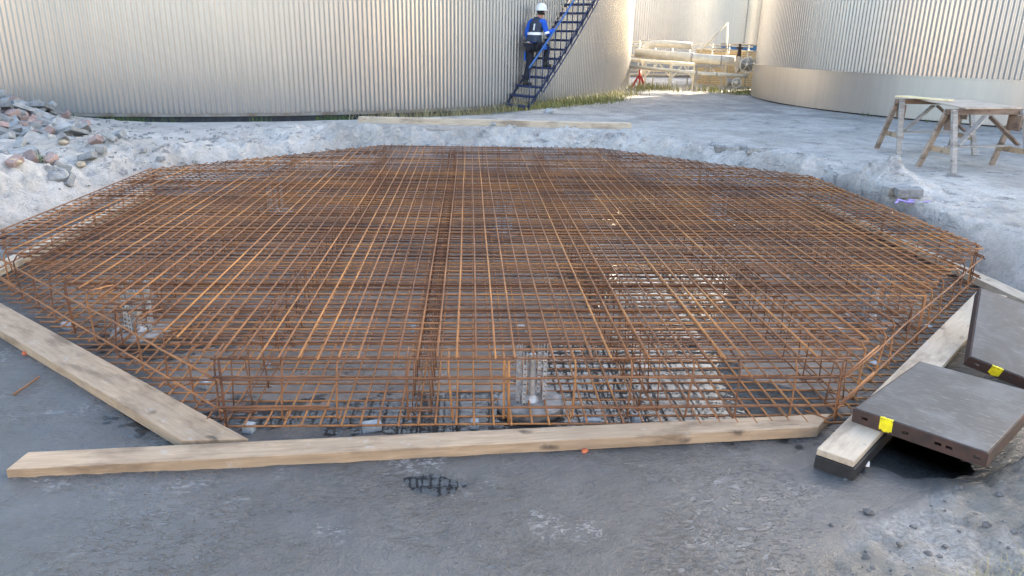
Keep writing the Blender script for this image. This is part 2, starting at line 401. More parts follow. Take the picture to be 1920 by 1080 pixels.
def mat_ground():
    m, t, b = newmat('ground_surface')
    v = coords(t, 'Object')
    A = lambda n: nd(t, 'ShaderNodeAttribute', attribute_name=n).outputs['Fac']
    pit, sand_ = A('pitside'), A('sand')
    big = tnoise(t, v, .8, 5, .6); mid = tnoise(t, v, 5, 6, .65); fine = tnoise(t, v, 42, 5, .7); grit = tnoise(t, v, 110, 3, .6)
    # wet blinding concrete
    cf = ramp(t, big, [(.3, (.060, .063, .066)), (.7, (.088, .092, .096))])
    cf = mix(t, ramp(t, mid, [(.4, .0), (.75, .35)]), cf, (.125, .129, .133))
    cf = mix(t, ramp(t, fine, [(.30, .35), (.41, 0.0)]), cf, (.07, .073, .076))
    cf = mix(t, ramp(t, grit, [(.60, 0.0), (.72, .15)]), cf, (.24, .245, .25))
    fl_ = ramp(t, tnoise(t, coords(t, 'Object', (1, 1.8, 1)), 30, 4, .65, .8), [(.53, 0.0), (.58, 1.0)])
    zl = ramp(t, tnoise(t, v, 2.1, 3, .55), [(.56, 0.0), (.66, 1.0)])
    cf = mix(t, math_(t, 'MULTIPLY', math_(t, 'MULTIPLY', fl_, zl), .4), cf, (.38, .395, .41))  # glints of the wet film painted in as pale flecks
    cf = mix(t, math_(t, 'MULTIPLY', A('wetrim'), .45), cf, (.05, .052, .054))
    # silt and rust washed down under the bars, lightened to offset the mats' shade
    cf = mix(t, math_(t, 'MULTIPLY', A('silt_lightened'), ramp(t, mid, [(.25, .55), (.6, 1.0)])), cf, ramp(t, big, [(.35, (.19, .165, .145)), (.65, (.27, .24, .215))]))
    # sand
    cs = ramp(t, mid, [(.3, (.43, .42, .40)), (.7, (.60, .59, .57))])
    cs = mix(t, ramp(t, fine, [(.30, .8), (.48, 0.0)]), cs, (.27, .265, .255))
    cs = mix(t, ramp(t, big, [(.50, 0.0), (.68, .6)]), cs, (.29, .275, .25))
    crk = ramp(t, tnoise(t, coords(t, 'Object', (1, 1, 2.5)), 3.1, 8, .75, .6), [(.36, .85), (.44, 0.0)])
    cs = mix(t, crk, cs, (.16, .16, .165))
    cs = mix(t, A('mud'), cs, ramp(t, mid, [(.3, (.15, .138, .12)), (.7, (.28, .265, .235))]))
    cs = mix(t, math_(t, 'MULTIPLY', A('mud'), ramp(t, tnoise(t, v, 1.7, 4, .6), [(.50, 0.0), (.62, .55)])), cs, ramp(t, fine, [(.38, (.2, .2, .2)), (.58, (.44, .445, .45))]))  # sheen of the wet sand painted in as lighter patches
    # paving: small concrete setts
    br = nd(t, 'ShaderNodeTexBrick'); setv(br, Scale=1.0, Mortar_Size=.008, Brick_Width=.22, Row_Height=.11, Mortar_Smooth=.3)
    br.inputs['Color1'].default_value = (.40, .395, .385, 1); br.inputs['Color2'].default_value = (.29, .285, .285, 1); br.inputs['Mortar'].default_value = (.12, .12, .12, 1)
    wv = nd(t, 'ShaderNodeVectorMath'); wv.operation = 'ADD'
    nn = nd(t, 'ShaderNodeTexNoise'); setv(nn, Scale=.9, Detail=2); t.links.new(v, nn.inputs['Vector'])
    sc = nd(t, 'ShaderNodeVectorMath'); sc.operation = 'SCALE'; sc.inputs['Scale'].default_value = .18; t.links.new(nn.outputs['Color'], sc.inputs[0])
    mp = nd(t, 'ShaderNodeMapping'); mp.inputs['Rotation'].default_value = (0, 0, rad(-8)); t.links.new(v, mp.inputs[0])
    t.links.new(mp.outputs[0], wv.inputs[0]); t.links.new(sc.outputs[0], wv.inputs[1]); t.links.new(wv.outputs[0], br.inputs['Vector'])
    cp = mix(t, ramp(t, mid, [(.35, .0), (.8, .6)]), br.outputs[0], (.44, .435, .42))
    co = mix(t, math_(t, 'MULTIPLY', sand_, ramp(t, mid, [(.22, .55), (.5, 1.0)])), cp, cs)
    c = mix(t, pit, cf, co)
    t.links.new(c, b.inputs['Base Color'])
    # thin film of water: patchy gloss on the concrete
    film = ramp(t, tnoise(t, coords(t, 'Object', (1, 2.2, 1)), 17, 5, .7, .4), [(.52, 0.0), (.57, 1.0)])
    zone = ramp(t, tnoise(t, v, 1.3, 4, .6), [(.46, 0.0), (.56, 1.0)])
    wet = math_(t, 'MULTIPLY', film, zone)
    rf = math_(t, 'SUBTRACT', ramp(t, tnoise(t, v, .9, 3), [(.4, .18), (.62, .32)]), math_(t, 'MULTIPLY', wet, .18))
    rr = nd(t, 'ShaderNodeMix'); t.links.new(pit, rr.inputs[0]); t.links.new(rf, rr.inputs[2]); rr.inputs[3].default_value = .85
    t.links.new(rr.outputs[0], b.inputs['Roughness'])
    h = math_(t, 'ADD', math_(t, 'MULTIPLY', fine, 1.3), math_(t, 'MULTIPLY', grit, .45))
    h = math_(t, 'ADD', h, math_(t, 'MULTIPLY', tnoise(t, v, 13, 6, .72), math_(t, 'MULTIPLY_ADD', pit, 1.4)))
    h = math_(t, 'MULTIPLY', h, math_(t, 'SUBTRACT', 1.0, math_(t, 'MULTIPLY', wet, .7)))
    hb = math_(t, 'ADD', h, math_(t, 'MULTIPLY', math_(t, 'MULTIPLY', br.outputs['Fac'], -.5), math_(t, 'SUBTRACT', 1.0, sand_)))
    hb = math_(t, 'MULTIPLY', hb, math_(t, 'SUBTRACT', 1.0, math_(t, 'MULTIPLY', math_(t, 'SUBTRACT', 1.0, pit), ramp(t, tnoise(t, coords(t, 'Object', (.55, 1, 1)), .55, 2), [(.42, .82), (.6, .5)]))))
    bump(t, b, hb, .8, .03)
    return m
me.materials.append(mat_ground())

# water standing on the pit floor
def mat_water():
    m = bpy.data.materials.new('puddle_water'); m.use_nodes = True; t = m.node_tree; t.nodes.clear()
    out = nd(t, 'ShaderNodeOutputMaterial'); mx = nd(t, 'ShaderNodeMixShader'); tr = nd(t, 'ShaderNodeBsdfTransparent'); gl = nd(t, 'ShaderNodeBsdfGlossy')
    tr.inputs[0].default_value = (.96, .96, .94, 1); gl.inputs['Roughness'].default_value = .015
    fr = nd(t, 'ShaderNodeFresnel'); fr.inputs['IOR'].default_value = 1.38
    v = coords(t, 'Object'); q = nd(t, 'ShaderNodeBump'); setv(q, Strength=.06, Distance=.01); t.links.new(tnoise(t, v, 22, 2), q.inputs['Height'])
    t.links.new(q.outputs[0], gl.inputs['Normal']); t.links.new(q.outputs[0], fr.inputs['Normal'])
    t.links.new(fr.outputs[0], mx.inputs[0]); t.links.new(tr.outputs[0], mx.inputs[1]); t.links.new(gl.outputs[0], mx.inputs[2]); t.links.new(mx.outputs[0], out.inputs[0])
    return m
wx = axis([(-4.8, 5.0, .04)]); wy = axis([(2.3, 11.9, .04)])
wgx, wgy = np.meshgrid(wx, wy); wh = ground_h(wgx, wgy); wd_ = pit_dist(wgx, wgy)
low = (wh < .001) & (wd_ < .0)
keep = low[:-1, :-1] | low[1:, :-1] | low[:-1, 1:] | low[1:, 1:]
wme, _, _ = grid_mesh('water', wx, wy, np.zeros_like(wgx), keep)
wme.materials.append(mat_water()); water = link(bpy.data.objects.new('water', wme)); tag(water, kind='structure')

# ------------------------------------------------------------------ storage tanks
def corrugated(name, R, z0, z1, pitch, amp, m, parent, rows=2, flat=0):
    n = int(round(2*math.pi*R/pitch)); K = 8; N = n*K
    a = np.arange(N)*2*np.pi/N
    wv = np.sin(a*n);     rr = R+amp*wv
    Z = np.linspace(z0, z1, rows)
    co = np.concatenate([np.stack([rr*np.cos(a), rr*np.sin(a), np.full(N, z)], -1) for z in Z])
    i = np.arange(N); j = (i+1) % N
    q = np.concatenate([np.stack([i+k*N, j+k*N, j+(k+1)*N, i+(k+1)*N], -1) for k in range(rows-1)])
    me = bpy.data.meshes.new(name); me.vertices.add(len(co)); me.vertices.foreach_set('co', co.ravel())
    me.loops.add(q.size); me.loops.foreach_set('vertex_index', q.ravel().astype(np.int32))
    me.polygons.add(len(q)); me.polygons.foreach_set('loop_start', np.arange(0, q.size, 4, dtype=np.int32))
    me.polygons.foreach_set('use_smooth', np.ones(len(q), bool)); me.update(calc_edges=True); me.materials.append(m)
    return link(bpy.data.objects.new(name, me), parent)
def ring(name, R, z0, z1, th, m, parent, n=256):
    b = MB(); b.lathe([(R, z0), (R+th, z0), (R+th, z1), (R, z1), (R, z0)], n, closed=True); return b.build(name, m, parent)
def tank(c, R, H, label, skirt=0.0, pitch=.096, amp=.011, base=.1, m=None):
    root = empty('storage_tank', (c[0], c[1], GZ-.02)); tag(root, label, 'storage tank')
    z = base
    b = MB(); b.lathe([(R-.05, -.5), (R-.05, base)], 256); b.build('base_ring', M_DARK, root, smooth=False)
    if skirt:
        b = MB(); b.lathe([(R+.03, base), (R+.03, base+skirt)], 200, closed=True); b.build('skirt', M_ALU2, root, smooth=True)
        ring('skirt_trim', R+.025, base+skirt-.01, base+skirt+.015, .02, M_ALU2, root)
        z = base+skirt+.01
    else:
        ring('base_band', R-.045, base-.06, base, .03, M_RUSTYBAND, root)
    corrugated('shell', R, z, H, pitch, amp, m or M_ALU, root)
    ring('roof_edge', R-.05, H, H+.12, .12, M_ALU2, root)
    b = MB(); b.lathe([(R+.04, H+.125), (R*.5, H+.6), (.3, H+1.0)], 96); b.build('roof', M_ALU2, root, smooth=True)
    return root
LC, LR = Vector((-8.06, 28.51, 0)), 13.69
RC, RR = Vector((15.99, 20.89, 0)), 7.70
tank_l = tank(LC, LR, 5.6, 'huge round corrugated aluminium tank behind the rubble and the blue stairs', base=.03)
tank_r = tank(RC, RR, 8.2, 'corrugated tank with a smooth metal skirt behind the sawhorses', skirt=.9, base=.05)
tank_b = tank((5.95, 55.7), 13.0, 9.5, 'far corrugated tank seen in the gap beyond the pipes', skirt=0, pitch=.14, amp=.02, base=.2)
tank_d = tank((34.0, 62.0), 12.0, 9.5, 'dull grey tank mostly hidden behind the tank with the skirt', pitch=.2, base=.2)
tank_added = tank((-6, -24), 12.0, 8.0, 'unseen cream tank added behind the camera for its warm reflection', pitch=.2, base=.2, m=M_ADDEDSHELL)  # unseen, put in to reflect warm light onto the huge tank

# ------------------------------------------------------------------ rebar cage
cage = empty('rebar_cage', (.36, 7.45, 0)); tag(cage, 'octagonal rusty reinforcement cage lying in the excavated pit', 'rebar cage')
OC = (.36, 7.46); HX, HY, HS = 3.94, 3.93, 1.63
def ext(t, half):                        # half extent of the octagon across, at offset t from its middle
    k = (HX-HS)/(HX+XL-HS) if (t < 0 and half == HY) else 1.0
    t = abs(t); return half if t <= HS else half-(t-HS)*k
XL = .17                                 # the rubble side reaches a little farther out
BR = .0062
def wob(a, b, n, amp):
    a, b = Vector(a), Vector(b); P = []
    for i in range(n+1):
        q = a.lerp(b, i/n)
        if 0 < i < n: q += Vector((R_.uniform(-amp, amp), R_.uniform(-amp, amp), R_.uniform(-amp*.6, amp*.6)))
        P.append(q)
    return P
O = Vector((.36, 7.45, 0))
ZT, ZB = .436, .052
def rebar_run(b, axis_, off, z, r, over=0.0):
    if axis_ == 'y':
        e = ext(off, HY)+over+R_.uniform(-.012, .02)
        e2 = ext(off, HY)+over+R_.uniform(-.012, .02)
        b.tube(wob((off, -e, z), (off+R_.uniform(-.008, .008), e2, z), 5, .004), r, 6)
    else:
        e = ext(off, HX)+over+R_.uniform(-.012, .03); e2 = ext(off, HX)+over+R_.uniform(-.012, .03)
        e += XL*min(1, max(0, (HX-abs(e)+0)*0+1))*(1 if abs(off) <= HS else max(0, 1-(abs(off)-HS)/(HX-HS)))
        b.tube(wob((-e, off, z), (e2, off+R_.uniform(-.01, .01), z), 5, .004), r, 6)
for n in range(-41, 40):
    b = MB(); rebar_run(b, 'y', .0369-.36+.1*(n+3), ZT, BR); b.build('main_bar', M_RUST, cage, smooth=True)
for k in range(79):
    b = MB(); rebar_run(b, 'x', -3.9+.1*k+R_.uniform(-.012, .012), ZT-.0135, BR*.92); b.build('cross_bar', M_RUST, cage, smooth=True)
b = MB()
for n in range(-41, 40): rebar_run(b, 'y', .0369-.36+.1*(n+3)+R_.uniform(-.012, .012), ZB+.0125, BR*.95, .02)
for k in range(80): rebar_run(b, 'x', -3.94+.1*k+R_.uniform(-.012, .012), ZB, BR*.95, .08)
tag(b.build('bottom_mat', M_RUST, cage, smooth=True), kind='stuff')
# second run of transverse bars just under the top layer (laps)
b = MB()
for k in (2, 7, 12, 19, 26, 27, 33, 40, 47, 48, 55, 61, 66, 72): rebar_run(b, 'x', -3.9+.1*k+.045, ZT-.03, BR*1.1)
b.build('lap_bars', M_RUST, cage, smooth=True)
# octagon edges
corner = [(-HS, -HY), (HS, -HY), (HX, -HS), (HX, HS), (HS, HY), (-HS, HY), (-HX-XL, HS), (-HX-XL, -HS)]
n_up = 0
for i in range(8):
    a = Vector(corner[i]+(0,)); c = Vector(corner[(i+1) % 8]+(0,)); d = (c-a).normalized(); L = (c-a).length
    inn = Vector((-d.y, d.x, 0))
    for z, over in ((.155, .12), (.325, .32)):
        b = MB(); o1 = a-d*(over if i in (0, 7) else .04)+Vector((0, 0, z))-inn*.012; o2 = c+d*.03+Vector((0, 0, z))-inn*.012
        b.tube(wob(o1, o2, 6, .006), BR*1.0, 6)
        b.tube(wob(a+d*-.02+Vector((0, 0, z+.014))-inn*.012, a+d*.55+Vector((0, 0, z+.014))-inn*.012, 2, .003), BR*1.0, 6)
        b.build('edge_bar', M_RUST, cage, smooth=True)
    m_ = 11
    for k in range(m_):
        q = a+d*(L*(k+.08)/m_)+d*R_.uniform(-.05, .05); ln = Vector((R_.uniform(-.02, .02), R_.uniform(-.02, .02), 0))
        b = MB(); zt = ZT+R_.uniform(-.03, .012)
        b.tube([q+inn*.16+Vector((0, 0, ZB+.02)), q+inn*.03+Vector((0, 0, ZB+.016)), q+Vector((0, 0, ZB+.05)), q+ln+Vector((0, 0, zt-.05)), q+ln+inn*.03+Vector((0, 0, zt-.008)), q+ln+inn*.17+Vector((0, 0, zt-.006))], BR*.9, 6)
        if k in (0, 5):
            q2 = q+d*.025
            b.tube([q2+Vector((0, 0, ZB+.01)), q2+ln+Vector((0, 0, ZT-.02))], BR*1.1, 6)
        b.build('upright', M_RUST, cage, smooth=True); n_up += 1
# lattice spacers between the two mats
for gx_, st in ((-2.62, .3), (-1.55, .3), (-.61, .19), (.62, .22), (1.7, .3), (2.8, .3)):
    e = ext(gx_, HY)-.1; b = MB()
    for s in (-.035, .035):
        b.tube([(gx_+s, -e, ZT-.03), (gx_+s, e, ZT-.03)], .004, 5); b.tube([(gx_+s, -e, ZB+.025), (gx_+s, e, ZB+.025)], .004, 5)
    y = -e
    while y < e:
        for s in (-.035, .035): b.tube([(gx_+s*1.5, y, ZB+.02), (gx_+s, y+R_.uniform(-.02, .02), ZT-.02)], .004, 5)
        b.tube([(gx_-.07, y, ZB+.03), (gx_+.07, y, ZB+.03)], .004, 5); b.tube([(gx_-.05, y, ZT-.035), (gx_+.05, y, ZT-.035)], .004, 5)
        y += st
    b.build('lattice_spacer', M_RUST, cage, smooth=True)

# spacer blocks under the lower mat
for (px, py, s) in ((467, 803, .055), (697, 800, .10), (890, 795, .045), (1110, 792, .09), (1195, 787, .05), (385, 722, .07), (127, 613, .07), (778, 619, .05), (975, 618, .06), (1573, 625, .07), (1640, 690, .07), (1735, 620, .07), (500, 690, .05), (1300, 640, .05)):
    p = at(px, py, .02)
    b = MB(); b.box((0, 0, 0), (s, .05, .048))
    o = b.build('spacer_block', M_BLOCK, None, bevel=.004, loc=(p.x, p.y, max(gz(p.x, p.y), 0)+.022), rot=(0, 0, R_.uniform(-.5, .5)))
    tag(o, 'small grey concrete spacer block on the wet floor under the cage', 'spacer block', 'concrete spacers under the reinforcement')

# pile heads with galvanised starter posts
def pile_head(x, y, label, r=.19):
    t = empty('pile_head', (x, y, 0)); tag(t, label, 'pile head', 'pile heads inside the cage')
    b = MB(); b.lathe([(r*.93, -.02), (r, .02), (r, .045), (r*.95, .055)], 40); b.build('base_disc', M_DISC, t)
    for (dx, dy, h) in ((-.075, -.03, .34), (-.04, -.055, .31), (.075, -.02, .35), (.05, .06, .33), (-.06, .06, .33)):
        b = MB()
        for s in (-.009, .009): b.box((dx+s, dy, .055+h/2), (.004, .022, h))
        z = .07
        while z < h: b.box((dx, dy, z), (.018, .02, .012)); z += .03
        b.build('post', M_GALV, t)
    b = MB(); b.lathe([(.045, .05), (.02, .09), (.018, .34)], 12, c=(.005, -.01, 0)); b.build('centre_post', M_GALV, t)
    return t
pile_head(.35, 3.80, 'round concrete pile head with galvanised posts nearest the long front plank')
pile_head(-2.23, 4.86, 'concrete pile head with galvanised posts at the sloping edge beside the two-metre plank')
pile_head(3.02, 5.1, 'concrete pile head with posts close to the dark formwork panels')
pile_head(.36, 7.62, 'concrete pile head with posts in the middle of the cage')
pile_head(2.9, 8.4, 'concrete pile head with posts towards the sand mound side')
pile_head(-2.2, 8.5, 'concrete pile head with posts towards the rubble side')

# ------------------------------------------------------------------ timber
def plank(name, c4, zt, th, m, label, cat='plank', grp=None, zt2=None, bev=.004):
    """c4: the four top corners (start, end, end far side, start far side)"""
    a, b_, c, d = [Vector((p[0], p[1], 0)) for p in c4]
    zt2 = zt if zt2 is None else zt2
    L = (b_-a).length; X = (Vector((b_.x, b_.y, zt2))-Vector((a.x, a.y, zt))).normalized(); Y = Vector((0, 0, 1)).cross(X).normalized(); Z = X.cross(Y)
    Mx = Matrix((X, Y, Z)).transposed(); org = Vector((a.x, a.y, zt))
    poly = []
    for q in (a, b_, c, d):
        v = Mx.transposed() @ (Vector((q.x, q.y, 0))-Vector((a.x, a.y, 0))); poly.append((v.x, v.y))
    me = MB().prism(poly, -th, 0)
    o = me.build(name, m, None, bevel=bev)
    o.matrix_world = Matrix.Translation(org) @ Mx.to_4x4()
    return tag(o, label, cat, grp)
plank('timber_plank', [(-2.12, 3.10), (1.86, 3.44), (1.995, 3.585), (-2.105, 3.255)], .068, .063, M_WOOD, 'long pale timber plank across the front of the cage')
plank('timber_plank', [(-1.42, 3.355), (-4.35, 5.86), (-4.21, 6.02), (-1.10, 3.365)], .066, .06, M_WOOD, 'timber plank lying along the sloping edge, its end touching the long front plank')
plank('timber_plank', [(1.845, 3.03), (4.33, 5.46), (4.20, 5.62), (1.715, 3.15)], .110, .035, M_WOODP, 'wet pale timber plank under the dark formwork panels')
plank('rubber_strip', [(1.85, 3.02), (2.6, 3.75), (2.47, 3.88), (1.71, 3.145)], .072, .07, M_RUBBER, 'black plank end carrying the wet pale timber', 'plank')
plank('timber_plank', [(4.41, 5.15), (4.37, 9.2), (4.51, 9.2), (4.56, 5.15)], .10, .06, M_WOODP, 'pale plank seen through the mesh along the side below the sawhorses')
plank('timber_plank', [(-3.98, 5.6), (-4.02, 9.3), (-3.87, 9.3), (-3.83, 5.6)], .10, .05, M_WOODP, 'plank glimpsed through the mesh on the rubble side of the pit')
q1 = at(672, 231, .55); q2 = at(1183, 243, .55)
zz = max(gz(q1.x, q1.y), gz(0, 13.4))+.10
plank('timber_plank', [(q1.x, q1.y-.03), (q2.x, q2.y-.03), (q2.x, q2.y+.14), (q1.x, q1.y+.14)], .655, .10, M_WOODP, 'pale plank lying on the sand bank before the tank')

# ------------------------------------------------------------------ formwork panels
def panel(org, e1, e2, L1, L2, th, label):
    """org: top corner; e1 along the near edge, e2 along the depth (both on the face)"""
    X = Vector(e1).normalized(); Y = Vector(e2); Y = (Y-X*Y.dot(X)).normalized(); Z = X.cross(Y)
    root = empty('formwork_panel'); root.matrix_world = Matrix.Translation(Vector(org)) @ Matrix((X, Y, Z)).transposed().to_4x4()
    tag(root, label, 'formwork panel')
    fr = MB(); t_ = .012
    # near rail with its slots left open: rail built of segments round the holes
    holes = [.10, .42, .66, .74, .93]
    xs = [0]
    for h in holes: xs += [h*L1-.016, h*L1+.016]
    xs += [L1]
    for i in range(0, len(xs), 2): fr.box(((xs[i]+xs[i+1])/2, t_/2, -th/2), (xs[i+1]-xs[i], t_, th))
    for i in range(1, len(xs)-1, 2):
        for zc in (-th*.2, -th*.8): fr.box(((xs[i]+xs[i+1])/2, t_/2, zc), (xs[i+1]-xs[i], t_-.001, th*.4))
    fr.box((L1/2, L2-t_/2, -th/2), (L1, t_, th))
    fr.box((t_/2, L2/2, -th/2), (t_, L2-2*t_, th)); fr.box((L1-t_/2, L2/2, -th/2), (t_, L2-2*t_, th))
    for k in range(1, 4): fr.box((L1/2, L2*k/4, -th*.55), (L1-2*t_, .03, th*.7))
    fr.build('frame', M_PFRAME, root)
    f = MB(); f.box((L1/2, L2/2, -.004), (L1-.016, L2-.016, .016)); f.build('plywood_face', M_PFACE, root, bevel=.002)
    y = MB(); x0 = .27*L1; n = 14; lo_, up_ = [], []
    for i in range(n+1):
        xx = x0-.032+.064*i/n; lo_.append((xx, -th+R_.uniform(0, .012)+.25*th*abs(i/n-.5))); up_.append((xx, R_.uniform(-.006, 0)))
    y.raw([(a, -.0015, c) for a, c in lo_]+[(a, -.0015, c) for a, c in up_], [(i, i+1, n+2+i, n+1+i) for i in range(n)])
    tp = [(x0-.032+.064*i/n, R_.uniform(.004, .016)) for i in range(n+1)]
    y.raw([(a, -.0015, .0052) for a, c in tp]+[(a, c, .0052) for a, c in tp], [(i, i+1, n+2+i, n+1+i) for i in range(n)])
    y.raw([(a, -.0015, -.002) for a, c in tp]+[(a, -.0015, .0052) for a, c in tp], [(i, i+1, n+2+i, n+1+i) for i in range(n)])
    y.build('paint_mark', M_YELLOW, root)
    return root
P0 = at(1600, 766, .185); P1 = at(1854, 851, .205); P2 = at(1739, 677, .20)
panel(P0, P1-P0, P2-P0, (P1-P0).length, .90, .075, 'dark formwork panel lying flat over the plank end, yellow mark on its rim')
B0 = at(1817, 669, .17); B1 = at(1920, 710, .09); B2 = at(1839, 540, .43)
panel(B0, B1-B0, B2-B0, .62, .755, .075, 'dark formwork panel propped sloping up on the bank behind the flat one')

# ------------------------------------------------------------------ sawhorses
def sawhorse(loc, rz, label, L=1.22, H=.79, sp=.31):
    r = empty('sawhorse', loc, rz); tag(r, label, 'sawhorse')
    b = MB(); b.bar((-L/2, 0, H-.035), (L/2, 0, H-.035), .06, .07); b.build('beam', M_WOODB, r, bevel=.004)
    for sx in (-1, 1):
        for sy in (-1, 1):
            top = Vector((sx*(L/2-.07), sy*.052, H-.01)); ft = Vector((sx*(L/2-.01), sy*sp, 0))
            b = MB(); b.bar(top, ft, .045, .07, (1, 0, 0)); b.build('leg', M_WOODG if (sy < 0) else M_WOODK, r, bevel=.003)
        b = MB(); b.bar((sx*(L/2-.115), -.105, H-.18), (sx*(L/2-.115), .105, H-.18), .022, .2); b.build('gusset', M_WOODB, r, bevel=.002)
        b = MB(); b.bar((sx*(L/2-.075), -.235, .26), (sx*(L/2-.075), .235, .26), .022, .075); b.build('end_tie', M_WOOD, r, bevel=.002)
        b = MB(); b.bar((sx*.03, -.045, H-.085), (sx*(L/2-.13), -.15, .34), .022, .085, (0, 1, 0)); b.build('brace', M_WOODB if sx > 0 else M_WOODG, r, bevel=.002)
    b = MB(); b.bar((-L/2+.09, 0, .307), (L/2-.09, 0, .307), .05, .02); b.build('stretcher', M_WOODG, r, bevel=.002)
    return r
s1 = sawhorse((7.02, 11.25, gz(7.02, 11.25)), rad(1), 'wooden sawhorse closer to the skirted tank, under the far end of the boards')
s2 = sawhorse((6.75, 9.66, gz(6.75, 9.66)), rad(10), 'wooden sawhorse nearer the pit, under the near end of the boards')
zt = gz(6.9, 10.4)+.79
plank('plywood_sheet', [(6.38, 9.52), (7.28, 9.72), (7.45, 11.45), (6.75, 11.42)], zt+.026, .02, M_PLY, 'thin plywood sheet laid across both sawhorses', 'board', bev=.001)
plank('plywood_offcut', [(6.42, 11.30), (6.78, 10.55), (6.92, 10.62), (6.66, 11.36)], zt+.05, .02, M_PLYSUN, 'offcut coloured a sunlit yellow on the edge of the plywood sheet', 'board', bev=.001)

# ------------------------------------------------------------------ stairs on the tank
stairs = empty('tank_stairs', (0, 0, 0)); tag(stairs, 'blue steel stairs winding up the corrugated tank', 'stairs')
Ri, Ro = LR+.07, LR+.78
def cyl(phi, r, z): return Vector((LC.x+r*math.cos(phi), LC.y+r*math.sin(phi), z))
def project_x(p):
    q = np.array([p.x, p.y, p.z-CAM_Z]); return 960+FOC*(q@rt2)/(q@fw)
lo, hi = rad(-70), rad(-20)
for _ in range(50):
    mid_ = (lo+hi)/2
    if project_x(cyl(mid_, Ro, GZ+.1)) < 990: lo = mid_
    else: hi = mid_
PH0 = lo; RUN, RISE = .20, .208; DPH = RUN/(LR+.45)
TZ = lambda k: GZ+.06+RISE*k
NT = 26
for k in range(NT):
    ph = PH0+DPH*k
    b = MB(); a = cyl(ph, Ri, TZ(k)-.015); c = cyl(ph, Ro, TZ(k)-.015); b.bar(a, c, .20, .05)
    b.build('tread', M_BLUE, stairs, bevel=.003)
for r, dz, wd in ((Ro+.02, -.03, .018), (Ri-.02, -.03, .018)):
    b = MB(); pts = [cyl(PH0+DPH*k, r, TZ(k)+dz) for k in range(NT)]
    for k in range(NT-1): b.bar(pts[k], pts[k+1]+(pts[k+1]-pts[k])*.05, wd, .045)
    b.build('stringer', M_BLUE, stairs)
RAILH = .86
for k in range(NT):
    b = MB(); b.tube([cyl(PH0+DPH*k, Ro+.03, TZ(k)-(.12 if k else .08)), cyl(PH0+DPH*k, Ro+.03, TZ(k)+RAILH)], .0125, 6); b.build('baluster', M_BLUE, stairs, smooth=True)
b = MB(); b.tube([cyl(PH0+DPH*k, Ro+.03, TZ(k)+RAILH) for k in np.arange(-.1, NT, .5)], .021, 8); b.build('handrail', M_BLUEL, stairs, smooth=True)
b = MB(); b.tube([cyl(PH0+DPH*k, Ro+.05, TZ(k)+.10) for k in np.arange(2, NT, .5)], .012, 6); b.build('toe_rail', M_BLUE, stairs, smooth=True)
b = MB(); b.tube([cyl(PH0+DPH*k, Ro+.05, TZ(k)-.14) for k in np.arange(2, NT, .5)], .014, 6); b.build('toe_rail', M_BLUE, stairs, smooth=True)

# ------------------------------------------------------------------ person climbing
def skin(name, joints, edges, m, parent, root=0, sub=2):
    me = bpy.data.meshes.new(name); me.from_pydata([j[0] for j in joints], edges, [])
    o = bpy.data.objects.new(name, me); link(o, parent); me.materials.append(m)
    s = o.modifiers.new('skin', 'SKIN'); s.use_smooth_shade = True
    for i, j in enumerate(joints):
        rr = j[1]; me.skin_vertices[0].data[i].radius = rr if isinstance(rr, tuple) else (rr, rr)
        me.skin_vertices[0].data[i].use_root = (i == root)
    ss = o.modifiers.new('sub', 'SUBSURF'); ss.levels = sub; ss.render_levels = sub
    return o
M_SKIN = simple('skin', (.42, .22, .15), (.36, .18, .12), .6, 0, 12, 0)
M_VEST = simple('vest_cloth', (.05, .065, .095), (.035, .045, .07), .85, 0, 14, .3, .004)
M_SHIRT = simple('blue_cloth', (.02, .11, .56), (.015, .08, .42), .8, 0, 12, .3, .004)
M_TROU = simple('navy_cloth', (.022, .024, .036), (.014, .015, .024), .85, 0, 12, .3, .004)
M_PATCH = simple('blue_patch', (.03, .15, .60), (.02, .11, .45), .8, 0, 12, .2, .002)
M_REFL = simple('reflective_tape', (.82, .83, .84), (.74, .75, .76), .4, 0, 20, 0)
M_BOOT = simple('boot_leather', (.03, .035, .03), (.02, .02, .02), .7, 0, 20, .2, .002)
KF = 2
phm = PH0+DPH*KF
tdir = Vector((-math.sin(phm), math.cos(phm), 0)); ndir = Vector((math.cos(phm), math.sin(phm), 0))
base = cyl(phm, (Ri+Ro)/2-.02, TZ(KF))
Mp = Matrix((ndir, tdir, Vector((0, 0, 1)))).transposed().to_4x4(); Mp.translation = base
J = lambda F, R, U: (R, F, U)
PJ = [  # body: pelvis first
 (J(.10, .0, .94), (.12, .09)), (J(.13, .01, 1.12), (.115, .085)), (J(.18, .02, 1.30), (.135, .095)), (J(.21, .03, 1.42), (.10, .08)), (J(.24, .04, 1.50), .05), (J(.275, .055, 1.575), (.066, .075)), (J(.285, .06, 1.66), (.072, .085)), (J(.285, .06, 1.715), (.05, .06)),
 (J(.18, -.18, 1.42), .055), (J(.13, -.25, 1.16), .045), (J(.24, -.26, .93), .03), (J(.28, -.26, .86), (.038, .022)),
 (J(.20, .21, 1.42), .055), (J(.20, .33, 1.15), .045), (J(.40, .375, 1.26), .03), (J(.46, .385, 1.30), (.038, .022)),
 (J(.10, -.095, .86), .085), (J(.10, -.10, .50), .058), (J(-.01, -.10, .10), .042),
 (J(.13, .11, .88), .085), (J(.47, .14, .88), .06), (J(.36, .13, .52), .042),
 (J(.05, -.10, .04), .035), (J(.15, -.10, .03), .03), (J(.42, .13, .46), .035), (J(.52, .13, .45), .03)]
